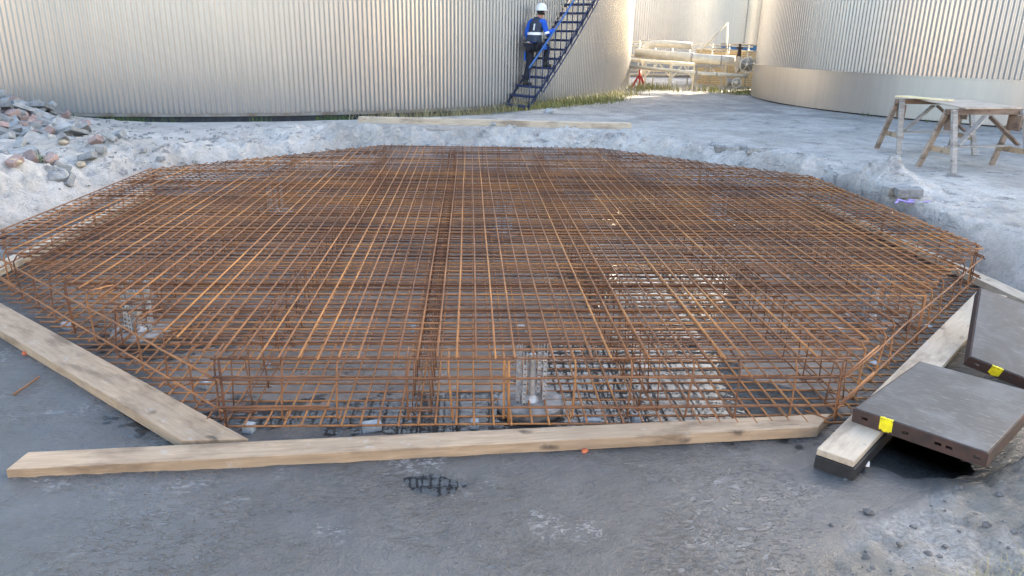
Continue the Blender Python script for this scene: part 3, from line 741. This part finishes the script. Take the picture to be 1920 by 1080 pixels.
PE = [(0, 1), (1, 2), (2, 3), (3, 4), (4, 5), (5, 6), (6, 7), (3, 8), (8, 9), (9, 10), (10, 11), (3, 12), (12, 13), (13, 14), (14, 15), (0, 16), (16, 17), (17, 18), (0, 19), (19, 20), (20, 21), (18, 22), (22, 23), (21, 24), (24, 25)]
def fingers(hand, d, side, curl):
    h = Vector(hand); d = Vector(d).normalized(); side = Vector(side).normalized(); c = Vector(curl).normalized()
    for i, (o, l) in enumerate(((-.028, .065), (-.010, .075), (.009, .072), (.027, .055))):
        k = len(PJ); q = h+side*o+d*.03
        PJ.append((tuple(q), .010)); PJ.append((tuple(q+d*l*.5+c*.012), .009)); PJ.append((tuple(q+d*l*.75+c*.04), .008))
        PE.extend([(base_i, k), (k, k+1), (k+1, k+2)])
    k = len(PJ); q = h-side*.04
    PJ.append((tuple(q), .011)); PJ.append((tuple(q+d*.035+c*.03), .010)); PE.extend([(base_i, k), (k, k+1)])
base_i = 11; fingers(PJ[11][0], Vector(PJ[11][0])-Vector(PJ[10][0]), (0, 1, 0), (1, 0, 0))
base_i = 15; fingers(PJ[15][0], (0, .06, .05), (1, 0, 0), (0, .02, -1))
person = skin('person', PJ, PE, M_SKIN, None); person.matrix_world = Mp
tag(person, 'person in white helmet, blue shirt and dark vest climbing the blue stairs', 'person')
def pick(idx, ed, grow, name, m, par=person, sub=2):
    js = [(PJ[i][0], tuple(x*grow[1]+grow[0] for x in (PJ[i][1] if isinstance(PJ[i][1], tuple) else (PJ[i][1],)*2))) for i in idx]
    mp_ = {v: k for k, v in enumerate(idx)}
    return skin(name, js, [(mp_[a], mp_[c]) for a, c in ed], m, par, 0, sub)
skin('shirt_tail', [(J(.085, 0, .92), (.185, .145)), (J(.11, .005, 1.04), (.18, .14))], [(0, 1)], M_SHIRT, person, 0, 2)
pick([0, 1, 2, 3, 8, 9, 10, 12, 13, 14], [(0, 1), (1, 2), (2, 3), (3, 8), (8, 9), (9, 10), (3, 12), (12, 13), (13, 14)], (.016, 1.05), 'shirt', M_SHIRT)
tro = pick([0, 16, 17, 18, 19, 20, 21], [(0, 1), (1, 2), (2, 3), (0, 4), (4, 5), (5, 6)] and [(0, 16), (16, 17), (17, 18), (0, 19), (19, 20), (20, 21)], (.022, 1.08), 'trousers', M_TROU)
vest = skin('vest', [(J(.10, .005, 1.00), (.175, .14)), (J(.125, .01, 1.12), (.185, .15)), (J(.175, .02, 1.28), (.215, .165)), (J(.195, .03, 1.40), (.225, .155)), (J(.215, .035, 1.47), (.17, .11)), (J(.235, .04, 1.51), (.08, .075))], [(0, 1), (1, 2), (2, 3), (3, 4), (4, 5)], M_VEST, person, 1)
# tape round the vest: a hoop and two shoulder strips
def hoop(c, rx, ry, h, tilt, m, nm):
    b = MB(); n = 28; V = []; F = []
    for i in range(n):
        a = 2*math.pi*i/n
        for s, g in ((-h/2, 0), (h/2, 0)):
            V.append((c[0]+rx*math.cos(a), c[1]+ry*math.sin(a)+s*tilt, c[2]+s))
        for s in (h/2, -h/2): V.append((c[0]+(rx+.006)*math.cos(a), c[1]+(ry+.006)*math.sin(a)+s*tilt, c[2]+s))
    for i in range(n):
        j = (i+1) % n
        for k in range(4): F.append((i*4+k, j*4+k, j*4+(k+1) % 4, i*4+(k+1) % 4))
    return b.raw(V, F).build(nm, m, vest, smooth=False)
hoop(J(.135, .012, 1.16), .186, .150, .06, .25, M_REFL, 'reflective_band')
hoop(J(.105, .005, 1.03), .172, .137, .02, .2, M_REFL, 'reflective_band')
for sx in (.085,):
    b = MB(); b.bar(J(.0, sx+.01, 1.23), J(.035, sx, 1.37), .028, .02, (0, -1, 0)); b.build('reflective_band', M_REFL, vest, bevel=.002)
b = MB(); b.tube([J(.20, .315, 1.19), J(.20, .335, 1.145)], .066, 10); b.build('sleeve_band', M_REFL, person, smooth=True)
b = MB(); b.lathe([(.150, .0), (.150, .010), (.128, .016), (.126, .07), (.104, .125), (.06, .158), (.012, .166)], 28, c=(.06, .275, 1.66)); b.build('helmet', M_WHITE, person, smooth=True)
b = MB(); b.lathe([(.0725, -.07), (.083, -.03), (.084, .02)], 20, c=(.058, .268, 1.645)); b.build('hair', M_BOOT, person, smooth=True)
for s in (-1, 1):
    b = MB(); b.tube([(.06+s*.078, .285, 1.60), (.06+s*.088, .28, 1.62), (.06+s*.08, .278, 1.645)], [.010, .016, .012], 8); b.build('ear', M_SKIN, person, smooth=True)
b = MB(); b.tube([(.062, .365, 1.60), (.062, .378, 1.62), (.062, .36, 1.65)], [.012, .012, .006], 8); b.build('nose', M_SKIN, person, smooth=True)
for ax, F0, R0, U0 in ((0, 0, -.10, 0), (1, .41, .13, .418)):
    b = MB(); b.lathe([(.062, .10), (.060, .03), (.058, .0)], 14, c=(R0, F0-.02, U0+.03))
    b.build('boot', M_BOOT, person, smooth=True)
    b2 = MB(); b2.prism([(R0-.045, F0-.09), (R0+.045, F0-.09), (R0+.05, F0+.10), (R0+.03, F0+.19), (R0-.03, F0+.19), (R0-.05, F0+.10)], U0+.004, U0+.07); b2.build('shoe', M_BOOT, person, bevel=.02)
b = MB(); b.box(J(.05, -.185, .66), (.02, .10, .20)); b.build('thigh_pocket', M_PATCH, person, bevel=.008)
b = MB(); b.box(J(.26, .215, .86), (.02, .16, .09)); b.build('thigh_pocket', M_PATCH, person, bevel=.008)
b = MB(); b.box(J(-.005, -.06, .985), (.08, .02, .05)); b.build('back_pocket', M_REFL, person, bevel=.006)

# ------------------------------------------------------------------ pipework in the gap
DP = 25.6
def P(px, py, D=DP): return atD(px, py, D)
def flange(b, c, d, r, th=.06, n=24):
    d = Vector(d).normalized(); b.tube([Vector(c)-d*th/2, Vector(c)+d*th/2], r, n)
def pipe_thing(name, pts, r, m, label, flg=()):
    root = empty(name, pts[0]); tag(root, label, 'pipe')
    o0 = Vector(pts[0]); pp = [Vector(q)-o0 for q in pts]
    b = MB(); b.tube(pp, r, 20); b.build('pipe_run', m, root, smooth=True)
    for f in flg:
        i = min(int(f*(len(pp)-1)), len(pp)-2); tt = f*(len(pp)-1)-i; b = MB(); flange(b, pp[i].lerp(pp[i+1], tt), pp[i+1]-pp[i], r*1.12, .05); b.build('joint_band', M_STEELG, root, smooth=False)
    return root
big = pipe_thing('insulated_pipe', [P(1192, 99, 26.2), P(1345, 112, 25.0), P(1378, 114, 24.8)], .145, M_CREAM, 'thick pale insulated pipe running to the handwheel valve', (.35, .62))
pts = [P(1196, 106, 27.2), P(1205, 99, 27.2), P(1212, 88, 27.2), P(1222, 83, 27.2), P(1240, 82, 27.1), P(1297, 86, 26.8)]
pipe_thing('insulated_pipe', pts, .115, M_CREAM, 'pale bent pipe rising above the thick insulated pipe', ())
pipe_thing('thin_pipe', [P(1176, 124, 25.8), P(1318, 138, 24.6), P(1402, 142, 24.0)],   .055, M_CREAM, 'thin pale pipe running low beneath the thick one', (.66,))
pipe_thing('thin_pipe', [P(1180, 112, 27.6), P(1300, 121, 27.2)], .065, M_CREAM, 'second pale pipe half hidden behind the thick one', ())
pipe_thing('thin_pipe', [P(1180, 140, 28.2), P(1300, 142, 27.8)], .05, M_STEELG, 'grey thin pipe low behind the supports', ())
def support(pxl, pxr, ytop, ybot, D, label, m):
    a = P(pxl, ytop, D); c = P(pxr, ytop, D); zb = GZ-.03
    root = empty('pipe_support', ((a.x+c.x)/2, D, zb)); tag(root, label, 'pipe support', 'steel pipe supports')
    o = Vector(root.location); hw = (c.x-a.x)/2; H = a.z-zb
    for s in (-1, 1):
        b = MB(); b.bar((s*hw, 0, 0), (s*hw, 0, H-.04), .05, .05); b.build('post', m, root)
        b = MB(); b.bar((s*(hw-.03), 0, H-.42), (s*(hw-.38) if hw > .5 else s*.05, 0, H-.06), .04, .05); b.build('brace', m, root)
    b = MB(); b.bar((-hw-.06, 0, H), (hw+.06, 0, H), .09, .08); b.build('cross_beam', m, root)
support(1205, 1211, 116, 170, 26.6, 'narrow pale pipe support beside the red stand', M_CREAM)
support(1212, 1258, 117, 170, 26.0, 'pale braced pipe support left of the grassy tuft', M_CREAM)
support(1260, 1302, 121, 170, 25.6, 'braced pipe support in the middle of the pipe run', M_CREAM)
support(1307, 1355, 123, 172, 24.6, 'grey braced pipe support before the yellow wall', M_STEELG)
pipe_thing('thin_pipe', [P(1180, 132, 26.8), P(1262, 134, 26.4), P(1300, 133, 26.2)], .03, M_CREAM, 'narrow pale pipe just above the grass at the supports', ())
pipe_thing('thin_pipe', [P(1183, 104, 28.4), P(1300, 107, 28.0), P(1370, 108, 27.7)], .045, M_CREAM, 'narrow pale pipe level with the thick pipe but farther back', ())
# valves
def valve(c, d, rw, rf, label, m):
    c = Vector(c); root = empty('gate_valve', c); tag(root, label, 'valve')
    b = MB(); flange(b, (-.16, 0, 0), (1, 0, 0), rf, .06); flange(b, (.20, 0, 0), (1, 0, 0), rf, .06); b.tube([(-.16, 0, 0), (.20, 0, 0)], rf*.72, 18); b.build('body', M_STEELG, root, smooth=False)
    b = MB(); b.tube([(0, 0, 0), (0, -.42, .0)], .035, 10); b.build('stem', m, root, smooth=True)
    b = MB(); n = 28
    b.tube([(rw*math.cos(2*math.pi*i/n), -.40, rw*math.sin(2*math.pi*i/n)) for i in range(n+1)], .017, 8, False)
    for k in range(5):
        a = 2*math.pi*k/5+.3; b.tube([(.02*math.cos(a), -.40, .02*math.sin(a)), (rw*math.cos(a), -.40, rw*math.sin(a))], .013, 6)
    b.tube([(0, -.44, 0), (0, -.37, 0)], .06, 12)
    b.build('handwheel', m, root, smooth=True)
    return root
valve(P(1393, 121, 24.4), None, .23, .25, 'big flanged valve with pale handwheel at the end of the thick pipe', M_CREAM)
valve(P(1373, 154, 24.2), None, .14, .14, 'small handwheel valve low beside the skirted tank', M_CREAM)
b = MB(); o_ = P(1387, 92, 24.5); b.lathe([(.07, -.25), (.05, 0), (.11, .02), (.11, .06), (.04, .08), (.04, .16)], 14); tag(b.build('actuator', M_PFRAME, None, loc=o_), 'brown valve actuator standing above the big handwheel', 'actuator')
# wall, container, railing
wa = P(1308, 96, 29.5); wb = P(1450, 96, 27.5)
b = MB(); b.bar((wa.x, wa.y, .95), (wb.x, wb.y, .95), .2, wa.z*2-1.9 if False else 1.5)
def mat_ybrick():
    m, t, bb = newmat('yellow_brick'); v = coords(t, 'Object')
    mp = nd(t, 'ShaderNodeMapping'); mp.inputs['Rotation'].default_value = (rad(90), 0, 0); t.links.new(v, mp.inputs[0])
    br = nd(t, 'ShaderNodeTexBrick'); setv(br, Scale=1.0, Mortar_Size=.012, Brick_Width=.22, Row_Height=.075)
    br.inputs['Color1'].default_value = (.55, .43, .25, 1); br.inputs['Color2'].default_value = (.46, .35, .20, 1); br.inputs['Mortar'].default_value = (.3, .25, .18, 1)
    t.links.new(mp.outputs[0], br.inputs['Vector']); t.links.new(br.outputs[0], bb.inputs['Base Color']); setv(bb, Roughness=.85); return m
tag(b.build('brick_wall', mat_ybrick(), None), 'low yellow brick wall behind the pipework', 'wall')
wc = P(1170, 100, 34); wd2 = P(1420, 100, 34)
b = MB(); b.bar((wc.x-6, 34.0, GZ+.35), (wd2.x+8, 34.0, GZ+.35), .25, .9); tag(b.build('bund_wall', M_CONC, None), 'grey concrete bund wall at the foot of the far tank', 'wall')
c1 = P(1362, 84, 31); c2 = P(1440, 108, 31)
root = empty('container', ((c1.x+c2.x)/2, 31.6, GZ)); tag(root, 'blue steel container beside the far tank behind the railing', 'container')
b = MB(); W = c2.x-c1.x
for i in range(22):
    x0 = -W/2+W*i/22; b.box((x0+W/44, -.6+(.02 if i % 2 else 0), (c1.z-GZ)/2), (W/22, 1.2, c1.z-GZ))
b.build('body', simple('container_blue', (.04, .16, .42), (.03, .12, .34), .5, .2, 6, .1), root)
b = MB(); b.box((0, -.6, c1.z-GZ+.03), (W+.06, 1.3, .06)); b.build('top_rail', M_STEELG, root)
root = empty('railing', P(1290, 84, 28.6)); tag(root, 'thin pale pipe railing before the far tank', 'railing'); o0 = Vector(root.location)
for yy in (84, 92):
    b = MB(); b.tube([P(1183, yy-6, 29.2)-o0, P(1290, yy-2, 28.6)-o0, P(1412, yy+4, 28.0)-o0], .022, 6); b.build('rail', M_CREAM, root, smooth=True)
for px in (1200, 1230, 1262, 1295, 1337, 1368, 1404):
    q = P(px, 80+(px-1290)*.04, 28.6-(px-1290)*.005); b = MB(); b.tube([Vector((q.x, q.y, GZ))-o0, q-o0], .022, 6); b.build('post', M_CREAM, root, smooth=True)
root = empty('stile_rail', P(1363, 96, 27.6)); tag(root, 'slanting pale handrail of a step over the pipes', 'handrail'); o0 = Vector(root.location)
b = MB(); b.tube([P(1313, 97, 27.6)-o0, P(1364, 42, 27.6)-o0], .03, 6); b.build('rail', M_CREAM, root, smooth=True)
b = MB(); b.tube([P(1364, 42, 27.6)-o0, P(1360, 160, 27.6)-o0], .028, 6); b.build('post', M_CREAM, root, smooth=True)
for k in range(3):
    b = MB(); q = P(1346+k*5, 96-k*5, 27.5)-o0; b.box(q, (.45, .35, .04)); b.build('step', M_STEELG, root)
q = P(1198, 160, 26.0); root = empty('jack_stand', (q.x, q.y, GZ-.02)); tag(root, 'small red jack stand under the pipes', 'stand')
for a in range(3):
    an = a*2.094+.4; b = MB(); b.bar((.27*math.cos(an), .27*math.sin(an), 0), (.04*math.cos(an), .04*math.sin(an), .42), .05, .05); b.build('leg', M_RED, root)
b = MB(); b.tube([(0, 0, .3), (0, 0, .62)], .04, 8); b.build('column', M_RED, root, smooth=True)

# ------------------------------------------------------------------ rubble, bricks, stones
def brick_mesh(sz, jag):
    b = MB(); b.box((0, 0, 0), sz)
    b.v = [tuple(c+R_.uniform(-jag, jag) for c in q) for q in b.v]; return b
KINDS = [('paving_brick', M_BRICKG, (.21, .105, .08), 'grey paving brick tumbled in the rubble heap beside the tank', 'grey bricks in the rubble heap'),
         ('paving_brick', M_BRICKP, (.21, .105, .08), 'pinkish paving brick tumbled in the rubble heap beside the tank', 'pinkish bricks in the rubble heap'),
         ('paving_slab', M_BRICKG, (.30, .30, .06), 'square grey paving slab tilted in the rubble heap', 'grey slabs in the rubble heap')]
protos = {}
def put_brick(k, x, y, lift=0.0, rot=None, z=None, size=1.0):
    nm, m, sz, lab, grp = KINDS[k]
    if k not in protos:
        protos[k] = [brick_mesh(sz, .006).build(nm, m, None, bevel=.006) for _ in range(1)]
        o = protos[k][0]; tag(o, lab, 'slab' if k == 2 else 'brick', grp)
    else:
        o = protos[k][0].copy(); COL.objects.link(o)
    o.location = (x, y, (gz(x, y) if z is None else z)+lift)
    o.rotation_euler = rot or (R_.uniform(-.6, .6), R_.uniform(-.6, .6), R_.uniform(0, 6.3))
    o.scale = (size*R_.uniform(.75, 1.05), size, size)
    return o
# heap: piled in layers over the mound
for i in range(130):
    t = R_.random(); cx = -8.0+2.3*t+R_.gauss(0, .3); cy = 12.6-2.0*t*t+R_.gauss(0, .45)
    if cx > -5.7 or cy > 13.6: continue
    hh = max(0, .20*(1-t))*R_.random()
    put_brick(R_.choice((0, 0, 0, 1, 1, 2, 2)), cx, cy, .03+hh)
for (px, py, k) in ((180, 268, 1), (190, 285, 0), (205, 260, 0), (222, 258, 0), (80, 240, 0), (140, 242, 0), (105, 325, 0), (118, 318, 0), (30, 312, 1), (130, 345, 0), (60, 300, 1), (165, 300, 0), (95, 305, 1), (45, 290, 2), (120, 265, 0), (150, 250, 2)):
    p = on_ground(px, py); put_brick(k, p.x, p.y, .03)
def stone(name, px, py, r, m, label, z=GZ, cat='stone', grp=None, flat=.7):
    p = on_ground(px, py); b = MB(); n = 9
    prof = [(r*.55, -r*flat*.7), (r*.95, -r*flat*.2), (r, r*flat*.2), (r*.6, r*flat*.75), (r*.1, r*flat*.9)]
    b.lathe(prof, n); b.v = [tuple(c*R_.uniform(.82, 1.18) for c in q) for q in b.v]
    o = b.build(name, m, None, bevel=0, loc=(p.x, p.y, gz(p.x, p.y)+r*flat*.3), rot=(R_.uniform(-.3, .3), R_.uniform(-.3, .3), R_.uniform(0, 6)))
    return tag(o, label, cat, grp)
stone('stone', 120, 271, .07, M_BRICKY, 'yellowish rough stone at the foot of the rubble heap', GZ+.1)
stone('stone', 152, 312, .06, M_BRICKY, 'yellowish stone lower down the sand beside the cage corner', GZ)
stone('brick_piece', 30, 310, .075, M_BRICKY, 'pale orange brick piece on the sand mound below the heap', GZ+.2, 'brick')
stone('stone', 110, 335, .12, M_BRICKG, 'grey broken lump of concrete in the sand below the heap', GZ+.05)
for (px, py, r) in ((900, 232, .09), (875, 231, .06), (925, 234, .05)): stone('stone', px, py, r, M_BRICKG, 'small grey stone lying just behind the far plank', GZ, 'stone', 'stones behind the far plank')
stone('stone', 1028, 212, .12, M_CONC, 'grey stone in the grass below the stairs', GZ)
stone('brick_chip', 1096, 847, .018, M_BRICKO, 'tiny orange brick chip beside the long front plank', 0.0, 'brick chip')
stone('brick_chip', 48, 664, .022, M_BRICKO, 'tiny red brick chip beside the plank on the sloping edge', 0.0, 'brick chip')
for (px, py, r) in ((1628, 961, .022), (1795, 920, .02), (1685, 1022, .014), (1625, 1050, .018), (1636, 1068, .012), (1585, 900, .01), (1560, 985, .012), (268, 983, .006), (545, 960, .008), (420, 930, .006), (1090, 925, .006), (900, 1010, .006), (1400, 960, .007), (1875, 930, .02), (1850, 985, .018), (1740, 1040, .016)):
    stone('pebble', px, py, r, M_PEB, 'small grey pebble on the wet concrete in the foreground', gz(*at(px, py, 0)[:2]), 'pebble', 'pebbles on the wet concrete')
# kerb blocks by the mound and the paving edge
for i, (px, py, rz_) in enumerate(((1678, 364, .1), (1702, 369, -.15))):
    p = on_ground(px, py); b = brick_mesh((.26, .14, .09), .006)
    tag(b.build('concrete_block', M_BRICKG, None, bevel=.008, loc=(p.x, p.y, gz(p.x, p.y)+.045), rot=(.05, -.06, rz_)), ('grey concrete block against the sand mound', 'broken grey concrete block farther from the sand mound, near the purple strap')[i], 'concrete block')
for i, (px, py) in enumerate(((1352, 282), (1372, 283), (1390, 281), (1412, 284))):
    p = on_ground(px, py); b = brick_mesh((.2, .12, .09), .006)
    tag(b.build('paving_brick', M_BRICKG, None, bevel=.006, loc=(p.x, p.y, gz(p.x, p.y)+.02), rot=(.08, .03, -.15+R_.uniform(-.1, .1))), 'grey paving brick exposed at the broken edge of the bank', 'brick', 'bricks at the bank edge')
# purple strap
p = on_ground(1704, 388); b = MB(); o0 = Vector((p.x, p.y, gz(p.x, p.y)))
for k in range(3):
    pts = [Vector((-.15+.06*i+.03*k, .05*math.sin(i*1.7+k*2), .03+.035*abs(math.sin(i*1.3+k)))) for i in range(6)]
    for i in range(5): b.bar(pts[i], pts[i+1], .022, .004)
tag(b.build('strap', M_PURPLE, None, loc=o0), 'crumpled purple strap on the sand at the mesh edge', 'strap')
# rebar offcut and white scrap
a = at(26, 742, .02); c = at(74, 709, .02); b = MB(); b.tube([Vector((0, 0, 0)), (c-a)], .006, 6); tag(b.build('rebar_offcut', M_RUST, None, smooth=True, loc=(a.x, a.y, max(gz(a.x, a.y), gz(c.x, c.y))+.008)), 'short rusty bar lying loose on the bare floor', 'steel bar')
p = at(1606, 876, 0); b = MB(); b.raw([(0, 0, .01), (.06, -.01, .012), (.075, .02, .02), (.02, .03, .012), (0, 0, .004), (.06, -.01, .004), (.075, .02, .004), (.02, .03, .004)], [(0, 1, 2, 3), (7, 6, 5, 4), (0, 4, 5, 1), (1, 5, 6, 2), (2, 6, 7, 3), (3, 7, 4, 0)]); tag(b.build('plastic_scrap', M_WHITE, None, loc=(p.x, p.y, max(gz(p.x, p.y), 0))), 'white plastic scrap beside the black plank end', 'scrap')

# ------------------------------------------------------------------ grass
def mat_grass(name, a, c):
    m, t, b = newmat(name); v = coords(t, 'Object'); col = ramp(t, tnoise(t, v, 6, 3), [(.35, a), (.65, c)])
    t.links.new(col, b.inputs['Base Color']); setv(b, Roughness=.7); return m
M_GRASS = mat_grass('green_grass', (.035, .075, .02), (.09, .14, .035)); M_DRY = mat_grass('dry_grass', (.30, .25, .13), (.42, .37, .19)); M_GY = mat_grass('yellow_grass', (.16, .17, .045), (.30, .28, .09))
def grass(name, m, pts, hgt, per=14, spread=.12, lean=.5, wd=.006):
    b = MB()
    P_ = np.repeat(np.array(pts, float), per, 0); rs = np.random.RandomState(len(pts)*7+per)
    P_ = P_+rs.normal(0, spread, P_.shape); Zs = ground_h(P_[:, 0], P_[:, 1])-.01
    for (gx_, gy_), z in zip(P_, Zs):
        h = hgt*R_.uniform(.4, 1.1)
        an = R_.uniform(0, 6.28); l = lean*h*R_.uniform(.2, 1.2); dx, dy = math.cos(an)*l, math.sin(an)*l
        px_, py_ = -math.sin(an)*wd, math.cos(an)*wd
        b.raw([(gx_-px_, gy_-py_, z), (gx_+px_, gy_+py_, z), (gx_+dx*.4+px_*.7, gy_+dy*.4+py_*.7, z+h*.6), (gx_+dx*.4-px_*.7, gy_+dy*.4-py_*.7, z+h*.6), (gx_+dx, gy_+dy, z+h*.95)], [(0, 1, 2, 3), (3, 2, 4)])
    return tag(b.build(name, m, None), kind='stuff')
def arc(c, R, a0, a1, n): return [(c.x+R*math.cos(a), c.y+R*math.sin(a)) for a in np.linspace(rad(a0), rad(a1), n)]
def polar(c, px, py):
    p = at(px, py, GZ); return math.degrees(math.atan2(p.y-c.y, p.x-c.x))
aL = lambda px, py: polar(LC, px, py)
green = []
for (p1, p2, n) in (((190, 214), (270, 214), 14), ((600, 214), (660, 213), 10), ((100, 214), (115, 214), 2), ((470, 214), (500, 214), 3), ((300, 214), (330, 214), 2)):
    green += arc(LC, LR+.14, aL(*p1), aL(*p2), n)
grass('grass', M_GRASS, green, .17, 16, .10, .5, .008)
grass('dry_grass', M_DRY, arc(LC, LR+.22, aL(690, 214), aL(960, 200), 46), .26, 18, .14, 1.4, .006)
grass('yellow_grass', M_GY, arc(LC, LR+.35, aL(935, 200), aL(1165, 176), 60)[::2]+arc(LC, LR+.75, aL(960, 200), aL(1120, 186), 34), .2, 26, .2, .8, .008)
grass('grass_verge', M_GY, [(x, 24.9+R_.gauss(0, .55)+(7-x)*.45) for x in np.linspace(5.2, 9.6, 60) if math.sin(x*5.1)+math.sin(x*2.3+1) > -.5], .26, 16, .18, .7, .010)
grass('dead_stems', M_DRY, [(x, 24.9+R_.gauss(0, .5)+(7-x)*.45) for x in np.linspace(5.2, 9.6, 26)]+[tuple(q) for q in arc(LC, LR+.45, aL(945, 200), aL(1165, 176), 30)], .36, 6, .2, .5, .004)
grass('weeds', M_GRASS, arc(RC, RR+.2, polar(RC, 1405, 178), polar(RC, 1620, 218), 30), .12, 12, .14, .7, .008)
cr = [at(px, py, .15) for px, py in ((1905, 1065), (1880, 1050), (1915, 1030), (1890, 1078), (1860, 1075), (1920, 1050))]
grass('straw', M_DRY, [(q.x, q.y) for q in cr], .07, 26, .05, 2.6, .0012)
grass('sprigs', M_GRASS, [tuple(at(85, 291, GZ+.1)[:2]), tuple(at(80, 295, GZ+.1)[:2]), tuple(at(140, 235, GZ)[:2])], .12, 22, .05, .6, .005)

# loose grit and rubble crumbs, far too many to count
def gravel(name, m, n, region, r0, r1, seed):
    rs = np.random.RandomState(seed); b = MB(); x = rs.uniform(region[0], region[1], n); y = rs.uniform(region[2], region[3], n)
    d = pit_dist(x, y); dens = fbm(x*1.1+seed, y*1.1, 3)
    k = (dens > -.05) & (region[4](x, y, d)); x, y = x[k], y[k]; z = ground_h(x, y)
    for px_, py_, pz_ in zip(x, y, z):
        r = r0+(r1-r0)*rs.rand()**3; q = [(math.cos(a)*r*rs.uniform(.6, 1.2), math.sin(a)*r*rs.uniform(.6, 1.2)) for a in (0, 1.3, 2.5, 3.8, 5.1)]
        V = [(px_+a, py_+c, pz_-.3*r) for a, c in q]+[(px_+a*.75+r*.1, py_+c*.75, pz_+r*rs.uniform(.3, .7)) for a, c in q]
        b.raw(V, [(4, 3, 2, 1, 0), (5, 6, 7, 8, 9)]+[(i, (i+1) % 5, 5+(i+1) % 5, 5+i) for i in range(5)])
    return tag(b.build(name, m, None), kind='stuff')
gravel('gravel', M_PEB, 900, (-2.4, 2.8, 2.25, 3.3, lambda x, y, d: d < .6), .0015, .008, 1)
gravel('rubble_crumbs', M_BRICKG, 1400, (-9, -3.6, 8, 13.3, lambda x, y, d: d > .2), .012, .07, 2)
gravel('bank_crumbs', M_CONC, 1500, (-4.5, 5.4, 8.5, 13.2, lambda x, y, d: (d > .15) & (d < 1.1)), .008, .05, 3)
gravel('mud_crumbs', M_PEB, 900, (1.4, 4.5, 2.3, 4.4, lambda x, y, d: d > .05), .003, .022, 4)
